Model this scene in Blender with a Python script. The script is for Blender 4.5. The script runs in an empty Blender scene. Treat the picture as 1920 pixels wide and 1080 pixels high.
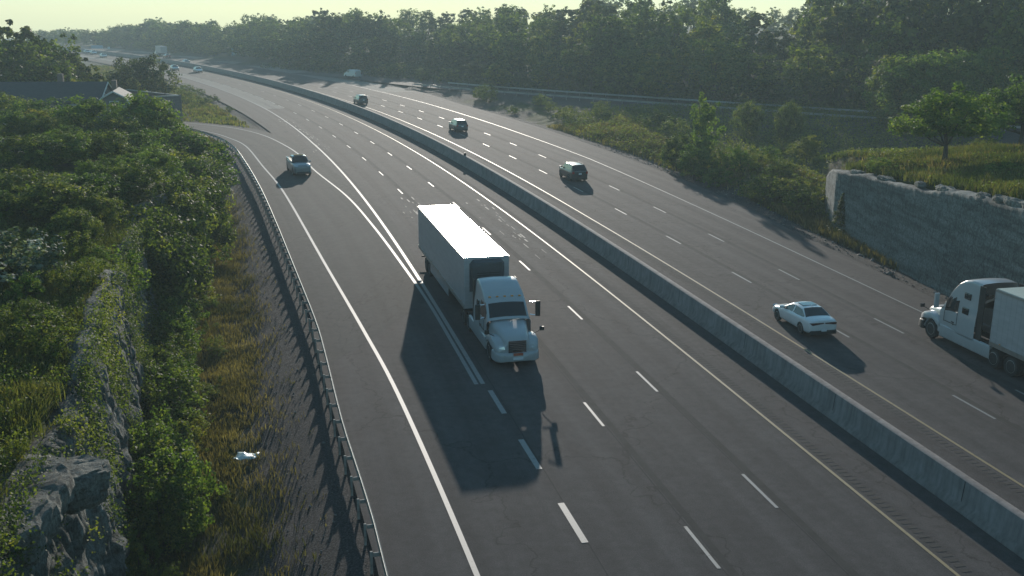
import bpy, bmesh, math, random
import numpy as np
from mathutils import Vector, Matrix

SC = bpy.context.scene
COL = SC.collection
rng = np.random.default_rng(7)
random.seed(7)
rad = math.radians

# ------------------------------------------------------------------ camera
CAM_H, CAM_F, CAM_P, CAM_R = 17.37, 1940.0, 0.26177, 0.00577
cam_d = bpy.data.cameras.new('camera')
cam = bpy.data.objects.new('camera', cam_d); COL.objects.link(cam)
cam_d.sensor_width = 36.0
cam_d.lens = CAM_F / 1920 * 36
cam_d.clip_start = 0.5; cam_d.clip_end = 8000
_u = Vector((0, math.sin(CAM_P), math.cos(CAM_P))); _X = Vector((1, 0, 0))
_r = _X * math.cos(CAM_R) + _u * math.sin(CAM_R)
_up = -_X * math.sin(CAM_R) + _u * math.cos(CAM_R)
_f = Vector((0, math.cos(CAM_P), -math.sin(CAM_P)))
M = Matrix.Identity(4)
for i in range(3):
    M[i][0] = _r[i]; M[i][1] = _up[i]; M[i][2] = -_f[i]
M[2][3] = CAM_H
cam.matrix_world = M
SC.camera = cam

# ------------------------------------------------------------------ light
SUN_EL, SUN_AZ = rad(11.15), rad(-2.3)          # azimuth measured from +Y towards +X
w = bpy.data.worlds.new('World'); SC.world = w; w.use_nodes = True
nt = w.node_tree
bg = nt.nodes['Background']; bg.inputs['Strength'].default_value = 0.108
sky = nt.nodes.new('ShaderNodeTexSky'); sky.sky_type = 'NISHITA'
sky.sun_disc = False; sky.sun_elevation = SUN_EL; sky.sun_rotation = SUN_AZ
sky.air_density = 1.0; sky.dust_density = 0.0; sky.ozone_density = 3.2
tm = nt.nodes.new('ShaderNodeMix'); tm.data_type = 'RGBA'; tm.blend_type = 'MULTIPLY'
tm.inputs['Factor'].default_value = 1.0
nt.links.new(sky.outputs[0], tm.inputs['A']); tm.inputs['B'].default_value = (0.86, 0.97, 0.80, 1)
nt.links.new(tm.outputs['Result'], bg.inputs['Color'])
sd = bpy.data.lights.new('sun', 'SUN'); sun = bpy.data.objects.new('sun', sd); COL.objects.link(sun)
sd.energy = 2.9; sd.angle = rad(0.5); sd.color = (1.0, 0.91, 0.80)
sv = Vector((math.sin(SUN_AZ) * math.cos(SUN_EL), math.cos(SUN_AZ) * math.cos(SUN_EL), math.sin(SUN_EL)))
sun.rotation_euler = sv.to_track_quat('Z', 'Y').to_euler(); sun.location = (0, 0, 60)
vs = SC.view_settings
vs.view_transform = 'Standard'; vs.look = 'None'; vs.gamma = 1.0; vs.use_curve_mapping = False
vs.exposure = 0.88
SC.cycles.max_bounces = 6; SC.cycles.transmission_bounces = 4; SC.cycles.transparent_max_bounces = 6
SC.cycles.volume_bounces = 0
SC.cycles.caustics_reflective = False; SC.cycles.caustics_refractive = False

# ------------------------------------------------------------------ tagging
def tag(o, label=None, cat=None, group=None, kind=None):
    if label: o['label'] = label
    if cat: o['category'] = cat
    if group: o['group'] = group
    if kind: o['kind'] = kind
    return o

def empty(name, loc=(0, 0, 0), rz=0.0):
    o = bpy.data.objects.new(name, None); COL.objects.link(o)
    o.location = loc; o.rotation_euler = (0, 0, rz); o.empty_display_size = 0.3
    return o

def link(name, me, mat=None, parent=None):
    if mat is not None and not me.materials: me.materials.append(mat)
    o = bpy.data.objects.new(name, me); COL.objects.link(o)
    if parent is not None: o.parent = parent
    return o

def copy_tree(o, parent=None):
    c = o.copy(); COL.objects.link(c)
    for k in ('label', 'category', 'group'):
        if k in c.keys() and parent is None: del c[k]
    if parent is not None: c.parent = parent
    for ch in list(o.children): copy_tree(ch, c)
    return c

# ------------------------------------------------------------------ mesh helpers
def np_mesh(name, V, F, mat=None, tint=None, smooth=False, uv=None):
    """V (n,3), F (m,k) index array of one polygon size"""
    me = bpy.data.meshes.new(name)
    V = np.asarray(V, np.float32); F = np.asarray(F, np.int32)
    m, k = F.shape
    me.vertices.add(len(V)); me.vertices.foreach_set('co', V.ravel())
    me.loops.add(m * k); me.loops.foreach_set('vertex_index', F.ravel())
    me.polygons.add(m)
    me.polygons.foreach_set('loop_start', np.arange(m, dtype=np.int32) * k)
    me.polygons.foreach_set('loop_total', np.full(m, k, np.int32))
    if smooth: me.polygons.foreach_set('use_smooth', np.ones(m, bool))
    if tint is not None:
        a = me.attributes.new('tint', 'FLOAT', 'FACE'); a.data.foreach_set('value', np.asarray(tint, np.float32))
    if uv is not None:
        l = me.uv_layers.new(name='UVMap'); l.data.foreach_set('uv', np.asarray(uv, np.float32)[F.ravel()].ravel())
    me.update(calc_edges=True)
    if mat: me.materials.append(mat)
    return me

class MB:
    """collects shapes into one mesh"""
    def __init__(s): s.v = []; s.f = []
    def add(s, vs_, fs):
        n = len(s.v); s.v += [tuple(v) for v in vs_]; s.f += [tuple(i + n for i in f) for f in fs]; return s
    def box(s, c, d, rz=0, ry=0):
        x, y, z = [q / 2 for q in d]
        m = Matrix.Rotation(rz, 3, 'Z') @ Matrix.Rotation(ry, 3, 'Y')
        p = [Vector(c) + m @ Vector((a * x, b * y, e * z)) for a in (-1, 1) for b in (-1, 1) for e in (-1, 1)]
        return s.add(p, [(0, 1, 3, 2), (4, 6, 7, 5), (0, 4, 5, 1), (2, 3, 7, 6), (0, 2, 6, 4), (1, 5, 7, 3)])
    def tube(s, pts, r, n=8, r2=None):
        pts = [Vector(p) for p in pts]; N = len(pts)
        rs = [r + (r2 - r) * i / (N - 1) for i in range(N)] if r2 is not None else [r] * N
        base = len(s.v)
        for i, p in enumerate(pts):
            d = (pts[min(i + 1, N - 1)] - pts[max(i - 1, 0)]).normalized()
            a = d.orthogonal().normalized() if abs(d.z) > .9 else d.cross(Vector((0, 0, 1))).normalized()
            b = d.cross(a)
            for k in range(n):
                t = 2 * math.pi * k / n
                s.v.append(tuple(p + (a * math.cos(t) + b * math.sin(t)) * rs[i]))
        for i in range(N - 1):
            for k in range(n):
                q = base + i * n; k2 = (k + 1) % n
                s.f.append((q + k, q + k2, q + n + k2, q + n + k))
        s.f.append(tuple(base + k for k in range(n))[::-1]); s.f.append(tuple(base + (N - 1) * n + k for k in range(n)))
        return s
    def lathe(s, prof, axis='Y', c=(0, 0, 0), n=24, cap=True):
        base = len(s.v)
        for (r, h) in prof:
            for k in range(n):
                t = 2 * math.pi * k / n
                s.v.append((c[0] + r * math.cos(t), c[1] + h, c[2] + r * math.sin(t)) if axis == 'Y'
                           else (c[0] + r * math.cos(t), c[1] + r * math.sin(t), c[2] + h))
        for i in range(len(prof) - 1):
            for k in range(n):
                q = base + i * n; k2 = (k + 1) % n
                s.f.append((q + k, q + k2, q + n + k2, q + n + k))
        if cap:
            s.f.append(tuple(base + k for k in range(n))); s.f.append(tuple(base + (len(prof) - 1) * n + k for k in range(n)))
        return s
    def loft(s, rings, cap=True):
        base = len(s.v); n = len(rings[0])
        for r in rings: s.v += [tuple(p) for p in r]
        for i in range(len(rings) - 1):
            for k in range(n):
                q = base + i * n; k2 = (k + 1) % n
                s.f.append((q + k, q + k2, q + n + k2, q + n + k))
        if cap:
            s.f.append(tuple(base + k for k in range(n))[::-1]); s.f.append(tuple(base + (len(rings) - 1) * n + k for k in range(n)))
        return s
    def mesh(s, name, mat=None, smooth=None, bevel=0):
        me = bpy.data.meshes.new(name); me.from_pydata(s.v, [], s.f); 
        bm = bmesh.new(); bm.from_mesh(me)
        bmesh.ops.recalc_face_normals(bm, faces=bm.faces)
        if bevel:
            es = [e for e in bm.edges if len(e.link_faces) == 2 and e.calc_face_angle(0) > rad(50)]
            bmesh.ops.bevel(bm, geom=es, offset=bevel, segments=2, profile=.6, affect='EDGES', clamp_overlap=True)
        bm.to_mesh(me); bm.free()
        if smooth is not None:
            me.polygons.foreach_set('use_smooth', [True] * len(me.polygons))
            me.set_sharp_from_angle(angle=rad(smooth))
        if mat: me.materials.append(mat)
        return me
    def build(s, name, mat, parent=None, smooth=None, bevel=0):
        return link(name, s.mesh(name, mat, smooth, bevel), None, parent)

# ------------------------------------------------------------------ materials
def new_mat(name):
    m = bpy.data.materials.new(name); m.use_nodes = True
    t = m.node_tree; b = t.nodes['Principled BSDF']
    return m, t, b
def N(t, typ, **kw):
    n = t.nodes.new(typ)
    for k, v in kw.items():
        if k in n.inputs: n.inputs[k].default_value = v
        else: setattr(n, k, v)
    return n
def ramp(t, src, stops):
    r = t.nodes.new('ShaderNodeValToRGB'); e = r.color_ramp.elements
    while len(e) < len(stops): e.new(0.5)
    for i, (p, c) in enumerate(stops):
        e[i].position = p; e[i].color = tuple(c) + (1,) if len(c) == 3 else c
    t.links.new(src, r.inputs[0]); return r.outputs[0]
def mixc(t, a, b, fac, mode='MIX'):
    m = t.nodes.new('ShaderNodeMix'); m.data_type = 'RGBA'; m.blend_type = mode
    for s_, k in ((a, 'A'), (b, 'B'), (fac, 'Factor')):
        if isinstance(s_, (tuple, list)): m.inputs[k].default_value = tuple(s_) + (1,) if len(s_) == 3 else s_
        elif isinstance(s_, (int, float)): m.inputs[k].default_value = s_
        else: t.links.new(s_, m.inputs[k])
    return m.outputs['Result']
def math_n(t, op, a, b=0.0, c=None):
    m = t.nodes.new('ShaderNodeMath'); m.operation = op
    for i, s_ in enumerate((a, b) if c is None else (a, b, c)):
        if isinstance(s_, (int, float)): m.inputs[i].default_value = s_
        else: t.links.new(s_, m.inputs[i])
    return m.outputs[0]
def noise(t, vec, scale, detail=4, rough=.55, out=0):
    n = N(t, 'ShaderNodeTexNoise'); n.inputs['Scale'].default_value = scale
    n.inputs['Detail'].default_value = detail; n.inputs['Roughness'].default_value = rough
    if vec is not None: t.links.new(vec, n.inputs['Vector'])
    return n.outputs[out]
def mapping(t, vec, scale=(1, 1, 1), rot=(0, 0, 0)):
    m = t.nodes.new('ShaderNodeMapping'); m.inputs['Scale'].default_value = scale; m.inputs['Rotation'].default_value = rot
    t.links.new(vec, m.inputs['Vector']); return m.outputs[0]
def bump(t, b, h, strength=.3, dist=.05):
    n = t.nodes.new('ShaderNodeBump'); n.inputs['Strength'].default_value = strength; n.inputs['Distance'].default_value = dist
    t.links.new(h, n.inputs['Height']); t.links.new(n.outputs[0], b.inputs['Normal'])
def geo(t): return t.nodes.new('ShaderNodeNewGeometry').outputs['Position']
def objc(t): return t.nodes.new('ShaderNodeTexCoord').outputs['Object']

def simple(name, col, rough=.6, metal=0, var=.12, scale=6, spec=None, coat=0):
    m, t, b = new_mat(name)
    n = noise(t, objc(t), scale, 5)
    c0 = tuple(max(0, c * (1 - var)) for c in col); c1 = tuple(min(1, c * (1 + var)) for c in col)
    t.links.new(ramp(t, n, [(.3, c0), (.7, c1)]), b.inputs['Base Color'])
    b.inputs['Roughness'].default_value = rough; b.inputs['Metallic'].default_value = metal
    if spec is not None: b.inputs['Specular IOR Level'].default_value = spec
    if coat: b.inputs['Coat Weight'].default_value = coat; b.inputs['Coat Roughness'].default_value = .06
    return m
def paint(name, col, dirt=.25, rough=.35, coat=.8):
    m, t, b = new_mat(name)
    g = objc(t)
    n = noise(t, g, 2.5, 6, .65); z = t.nodes.new('ShaderNodeSeparateXYZ'); t.links.new(g, z.inputs[0])
    low = t.nodes.new('ShaderNodeMapRange'); low.inputs[1].default_value = .25; low.inputs[2].default_value = 1.1
    low.inputs[3].default_value = 1; low.inputs[4].default_value = .25; t.links.new(z.outputs[2], low.inputs[0])
    f = math_n(t, 'MULTIPLY', math_n(t, 'MULTIPLY', n, low.outputs[0]), dirt * 1.6)
    t.links.new(mixc(t, col, (.16, .14, .12), f), b.inputs['Base Color'])
    b.inputs['Roughness'].default_value = rough; b.inputs['Coat Weight'].default_value = coat; b.inputs['Coat Roughness'].default_value = .08
    return m

def asphalt(name, c0, c1, uvs=True, rough=.92):
    m, t, b = new_mat(name)
    g = geo(t)
    uv = t.nodes.new('ShaderNodeUVMap').outputs[0]
    fine = noise(t, g, 22, 3, .8); mid = noise(t, g, .45, 5, .6)
    lon = noise(t, mapping(t, uv, (1.3, .018, 1)), 1.0, 3, .6)          # long streaks along the lane
    spot = noise(t, g, 2.2, 6, .75)
    f = math_n(t, 'ADD', math_n(t, 'MULTIPLY', mid, .45), math_n(t, 'MULTIPLY', lon, .75))
    sx_ = t.nodes.new('ShaderNodeSeparateXYZ'); t.links.new(uv, sx_.inputs[0])
    trk = math_n(t, 'SINE', math_n(t, 'MULTIPLY', math_n(t, 'ADD', sx_.outputs[0], .35), 2 * math.pi / 1.85))
    f = math_n(t, 'ADD', f, math_n(t, 'MULTIPLY', trk, .085))
    col = ramp(t, f, [(.38, c0), (.78, c1)])
    col = mixc(t, col, ramp(t, fine, [(.25, (.35,) * 3), (.55, (1,) * 3), (.8, (1.75,) * 3)]), .8, 'MULTIPLY')
    col = mixc(t, col, ramp(t, spot, [(.3, (.66,) * 3), (.6, (1.08,) * 3)]), .8, 'MULTIPLY')
    vo = N(t, 'ShaderNodeTexVoronoi', feature='DISTANCE_TO_EDGE'); vo.inputs['Scale'].default_value = .09
    wob = N(t, 'ShaderNodeVectorMath', operation='ADD'); t.links.new(mapping(t, uv, (1, .6, 1)), wob.inputs[0])
    wn = N(t, 'ShaderNodeTexNoise', Scale=.7, Detail=5.0); t.links.new(uv, wn.inputs['Vector'])
    wm = N(t, 'ShaderNodeVectorMath', operation='SCALE'); wm.inputs['Scale'].default_value = 3.0
    t.links.new(wn.outputs['Color'], wm.inputs[0]); t.links.new(wm.outputs[0], wob.inputs[1]); t.links.new(wob.outputs[0], vo.inputs['Vector'])
    crack = ramp(t, vo.outputs['Distance'], [(.0015, (.45,) * 3), (.005, (1,) * 3)])
    col = mixc(t, col, crack, .85, 'MULTIPLY')
    t.links.new(col, b.inputs['Base Color']); b.inputs['Roughness'].default_value = rough
    b.inputs['Specular IOR Level'].default_value = .13
    bump(t, b, fine, .5, .02)
    return m
def leafm(name, cols, trans=.42, var=.3):
    m, t, b = new_mat(name)
    a = N(t, 'ShaderNodeAttribute', attribute_name='tint')
    oi = t.nodes.new('ShaderNodeObjectInfo')
    f = math_n(t, 'ADD', a.outputs['Fac'], math_n(t, 'MULTIPLY', math_n(t, 'SUBTRACT', oi.outputs['Random'], .5), var))
    col = ramp(t, f, [(i / (len(cols) - 1), c) for i, c in enumerate(cols)])
    b.inputs['Roughness'].default_value = .65; b.inputs['Specular IOR Level'].default_value = .16
    t.links.new(col, b.inputs['Base Color'])
    tr = t.nodes.new('ShaderNodeBsdfTranslucent'); t.links.new(mixc(t, col, (2.2, 2.3, .7), 1.0, 'MULTIPLY'), tr.inputs['Color'])
    mx = t.nodes.new('ShaderNodeMixShader'); mx.inputs[0].default_value = trans
    t.links.new(b.outputs[0], mx.inputs[1]); t.links.new(tr.outputs[0], mx.inputs[2])
    t.links.new(mx.outputs[0], t.nodes['Material Output'].inputs['Surface'])
    return m

MT = {}
MT['asphalt'] = asphalt('asphalt', (.066, .060, .059), (.110, .100, .097))
MT['asphalt_dark'] = asphalt('asphalt_ramp', (.062, .062, .060), (.092, .088, .083))
MT['asphalt_light_and_glare'] = asphalt('pale_pavement_and_glare', (.17, .165, .15), (.24, .23, .205))
MT['seal'] = simple('joint_sealant', (.025, .025, .025), .95, scale=3, var=.4)
MT['tread'] = simple('worn_pavement', (.030, .029, .028), .95, scale=1.5, var=.3)
def roadpaint(name, col):
    m, t, b = new_mat(name); g = geo(t)
    f = ramp(t, noise(t, g, 5, 8, .85), [(.36, (0, 0, 0)), (.46, (1, 1, 1))])
    t.links.new(mixc(t, tuple(c * .42 for c in col), col, f), b.inputs['Base Color']); b.inputs['Roughness'].default_value = .6
    return m
MT['white_line'] = roadpaint('white_road_paint', (.245, .245, .235))
MT['yellow_line'] = roadpaint('yellow_road_paint', (.30, .22, .10))
MT['leaf_a'] = leafm('leaf_green', [(.022, .038, .012), (.058, .086, .024), (.11, .14, .038), (.19, .19, .055)])
MT['leaf_b'] = leafm('leaf_dark', [(.014, .022, .010), (.032, .046, .017), (.065, .080, .027), (.12, .122, .045)])
MT['leaf_c'] = leafm('leaf_yellow', [(.04, .06, .018), (.09, .115, .026), (.15, .16, .038), (.22, .19, .05)])
MT['leaf_d'] = leafm('leaf_fresh', [(.03, .056, .016), (.065, .11, .028), (.10, .15, .036), (.16, .19, .05)])
MT['leaf_e'] = leafm('leaf_silver', [(.03, .05, .03), (.07, .10, .07), (.16, .20, .17), (.30, .33, .30)], .2)
MT['grass'] = leafm('grass_green', [(.035, .05, .018), (.075, .09, .028), (.12, .125, .045), (.18, .165, .075)], .3)
MT['grass_bright'] = leafm('grass_bright', [(.05, .062, .02), (.09, .105, .032), (.14, .145, .05), (.20, .175, .08)], .35)
MT['drygrass'] = leafm('grass_dry', [(.045, .05, .022), (.10, .085, .045), (.155, .125, .07), (.24, .195, .12)], .3)
MT['bark'] = simple('bark', (.06, .048, .038), .9, scale=9, var=.4)
MT['steel'] = simple('galvanised_steel', (.36, .37, .36), .42, .85, scale=3, var=.15)
MT['wood_post'] = simple('weathered_post', (.30, .28, .25), .8, scale=6, var=.3)
MT['tyre'] = simple('tyre_rubber', (.022, .022, .023), .8, scale=12, var=.3)
MT['rim'] = simple('alloy_rim', (.45, .46, .47), .3, .9, scale=10)
MT['blacktrim'] = simple('black_plastic', (.02, .02, .021), .55, scale=10, var=.2)
MT['chrome'] = simple('chrome', (.72, .72, .72), .12, 1.0, var=.03)
MT['under'] = simple('chassis_dark', (.025, .023, .022), .8, scale=6, var=.4)
def glassm(name, col=(.015, .02, .022)):
    m, t, b = new_mat(name); b.inputs['Base Color'].default_value = col + (1,)
    n = noise(t, objc(t), 1.5, 2); t.links.new(ramp(t, n, [(.4, (.03,) * 3), (.6, (.07,) * 3)]), b.inputs['Roughness'])
    b.inputs['Specular IOR Level'].default_value = .6; b.inputs['Coat Weight'].default_value = .4
    return m
MT['glass'] = glassm('tinted_glass')
MT['lens'] = simple('clear_lens', (.62, .64, .66), .12, .3, var=.05, coat=.6)
MT['red'] = simple('red_lens', (.30, .012, .012), .2, var=.1, coat=.6)
MT['darkred'] = simple('dark_lens', (.05, .012, .015), .2, var=.1, coat=.6)
MT['amber'] = simple('amber_lens', (.75, .28, .03), .25, var=.1, coat=.4)
MT['plate'] = simple('number_plate', (.66, .68, .70), .4, var=.06)

# ------------------------------------------------------------------ noise in numpy
def _hash(ix, iy, s):
    h = (ix.astype(np.int64) * 374761393 + iy.astype(np.int64) * 668265263 + s * 1442695041) & 0x7fffffff
    h = (h ^ (h >> 13)) * 1274126177 & 0x7fffffff
    return ((h ^ (h >> 16)) & 0xffff) / 65535.0
def vnoise(x, y, s=0):
    x = np.asarray(x, float); y = np.asarray(y, float)
    ix = np.floor(x); iy = np.floor(y); fx = x - ix; fy = y - iy
    fx = fx * fx * (3 - 2 * fx); fy = fy * fy * (3 - 2 * fy)
    a = _hash(ix, iy, s); b = _hash(ix + 1, iy, s); c = _hash(ix, iy + 1, s); d = _hash(ix + 1, iy + 1, s)
    return (a * (1 - fx) + b * fx) * (1 - fy) + (c * (1 - fx) + d * fx) * fy - .5
def fbm(x, y, s=0, o=4):
    r = 0; a = 1.0
    for i in range(o):
        r = r + a * vnoise(x, y, s + i); x = np.asarray(x) * 2.03; y = np.asarray(y) * 2.03; a *= .5
    return r
def sm(a, b, x):
    t = np.clip((np.asarray(x, float) - a) / (b - a), 0, 1); return t * t * (3 - 2 * t)

# ------------------------------------------------------------------ road alignment: s along the median barrier, o across (+ = right)
PC = [4.388797215695045e-09, -3.4884112264306898e-06, 0.00023424037483245474, -0.2355349133200154, 23.992427678306587]
_ys = np.arange(0, 300, .5); _xs = np.polyval(PC, _ys)
_C = list(map(tuple, np.stack([_xs, _ys], 1)))
_h = math.atan2(-(_xs[-1] - _xs[-2]), .5)
_p = np.array(_C[-1])
for _i in range(int(900 / .5)):
    if _h < rad(62): _h += rad(.058) * .5
    _p = _p + .5 * np.array([-math.sin(_h), math.cos(_h)]); _C.append(tuple(_p))
_h0 = math.atan2(-(_xs[1] - _xs[0]), .5)
_b = []; _p = np.array(_C[0])
for _i in range(240):
    _p = _p - .5 * np.array([-math.sin(_h0), math.cos(_h0)]); _b.append(tuple(_p))
CC = np.array(_b[::-1] + _C)
CS = np.concatenate([[0], np.cumsum(np.linalg.norm(np.diff(CC, axis=0), axis=1))])
CS -= CS[len(_b)]
CT = np.gradient(CC, axis=0); CT /= np.linalg.norm(CT, axis=1)[:, None]
def R(s, o=0.0):
    s = np.asarray(s, float); o = np.asarray(o, float)
    x = np.interp(s, CS, CC[:, 0]); y = np.interp(s, CS, CC[:, 1])
    tx = np.interp(s, CS, CT[:, 0]); ty = np.interp(s, CS, CT[:, 1])
    return x + ty * o, y - tx * o
def head(s):
    return math.atan2(np.interp(s, CS, CT[:, 1]), np.interp(s, CS, CT[:, 0]))
_k = np.arange(0, len(CC), 4)
def SO(x, y):
    x = np.asarray(x, float).ravel(); y = np.asarray(y, float).ravel()
    s = np.empty_like(x); o = np.empty_like(x)
    A = CC[_k]
    for i in range(0, len(x), 20000):
        xx = x[i:i + 20000, None]; yy = y[i:i + 20000, None]
        j = np.argmin((xx - A[:, 0]) ** 2 + (yy - A[:, 1]) ** 2, axis=1)
        j = _k[j]; dx = xx[:, 0] - CC[j, 0]; dy = yy[:, 0] - CC[j, 1]
        tx = CT[j, 0]; ty = CT[j, 1]
        s[i:i + 20000] = CS[j] + dx * tx + dy * ty; o[i:i + 20000] = dx * ty - dy * tx
    return s, o
def tab(pts):
    a = np.array(pts, float); return lambda s: np.interp(s, a[:, 0], a[:, 1])
O_RAIL = tab([(-120, -20.2), (20, -20.4), (35, -20.55), (50, -21.2), (62, -21.55), (76, -22.2), (92, -22.8), (109, -23.4), (128, -24.1), (144, -24.9), (157, -26.6), (166, -28.3), (172, -30)])
O_RE = tab([(-120, -17.3), (20, -17.6), (34, -17.88), (50.7, -18.46), (61.5, -19.05), (77.7, -19.91), (109.7, -20.81), (128.3, -21.78), (148.1, -22.88), (164.8, -26.07)])
O_SOL = tab([(51, -14.1), (150, -14.05), (199, -13.6), (400, -13.4), (900, -13.4)])
O_YR = tab([(-120, 3.75), (90, 3.75), (190, 4.4), (900, 4.4)])
O_R1 = tab([(-120, 7.15), (60, 7.2), (150, 7.9), (900, 7.9)])
O_R2 = tab([(-120, 10.5), (56, 10.6), (104, 11.4), (150, 11.7), (900, 11.7)])
O_WR = tab([(-120, 14.0), (57, 14.15), (72, 14.55), (96, 15.3), (125, 16.4), (150, 16.6), (211, 17.4), (900, 17.4)])
O_PR = tab([(-120, 15.8), (60, 16.8), (80, 18.2), (92, 19.6), (108, 20.6), (131, 21.4), (162, 22.3), (202, 23.2), (227, 25.5), (300, 25), (400, 23), (900, 22)])
O_ML = tab([(-120, -20.5), (20, -20.7), (35, -20.8), (50, -21.4), (62, -21.7), (66, -21.5), (120, -18.1), (160, -18.0), (220, -19), (900, -19)])
# ramp edges in world coordinates
RLp = [(3.2, 12.0), (-1.05, 29.4), (-5.2, 45.1), (-8.3, 55.4), (-13.2, 71.0), (-22.6, 101.0), (-28.6, 118), (-35.1, 136.1), (-39.7, 145.0), (-44.5, 152.0), (-50.5, 157.5), (-60, 163), (-80, 170), (-120, 176)]
RRp = [(-6.1, 65.4), (-7.4, 69.7), (-11.5, 84.2), (-16, 98.7), (-22.1, 115), (-26.5, 128.1), (-30.8, 138.5), (-36, 148.9), (-42.1, 157.2), (-49.8, 163.2), (-60, 168.5), (-80, 176), (-120, 182)]
RAILp = [(-4.0, 29.2), (-4.7, 32), (-5.7, 35.6), (-6.9, 39.8), (-8.0, 44), (-9.3, 49.1), (-11, 55.4), (-15, 68.7), (-19.3, 82.9), (-24.4, 99.3), (-30.2, 116.7), (-35.6, 131.7), (-40.8, 142.3), (-46.5, 150.4), (-52, 155), (-61, 160)]
def resample(pts, step):
    p = np.array(pts, float)
    # Catmull-Rom smoothing
    P_ = [];
    for i in range(len(p) - 1):
        a, b, c, d = p[max(i - 1, 0)], p[i], p[i + 1], p[min(i + 2, len(p) - 1)]
        for t in np.linspace(0, 1, 12, endpoint=False):
            P_.append(.5 * ((2 * b) + (-a + c) * t + (2 * a - 5 * b + 4 * c - d) * t * t + (-a + 3 * b - 3 * c + d) * t ** 3))
    P_.append(p[-1]); P_ = np.array(P_)
    L = np.concatenate([[0], np.cumsum(np.linalg.norm(np.diff(P_, axis=0), axis=1))])
    q = np.arange(0, L[-1], step)
    return np.stack([np.interp(q, L, P_[:, k]) for k in range(P_.shape[1])], 1), q

# on-ramp on the right, merging far away (x, y, z)
ORp = [(-80, 318, 0), (-60, 299, .0), (-38, 272, .2), (-16, 240, .5), (5, 214, .9), (35, 176, 1.8), (56, 151, 2.4), (92, 116, 3.2), (160, 62, 4.5)]
OR, _ = resample(ORp, 3.0)
def dist_poly(x, y, P_):
    x = np.asarray(x, float).ravel(); y = np.asarray(y, float).ravel(); d = np.full(x.shape, 1e9); k = np.zeros(x.shape, int)
    for i in range(0, len(x), 40000):
        D = (x[i:i + 40000, None] - P_[:, 0]) ** 2 + (y[i:i + 40000, None] - P_[:, 1]) ** 2
        k[i:i + 40000] = D.argmin(1); d[i:i + 40000] = np.sqrt(D.min(1))
    return d, k
RAMPC, _ = resample([((a[0] + b[0]) / 2, (a[1] + b[1]) / 2) for a, b in zip(RLp[5:], RRp[3:12] )], 3.0)

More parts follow.
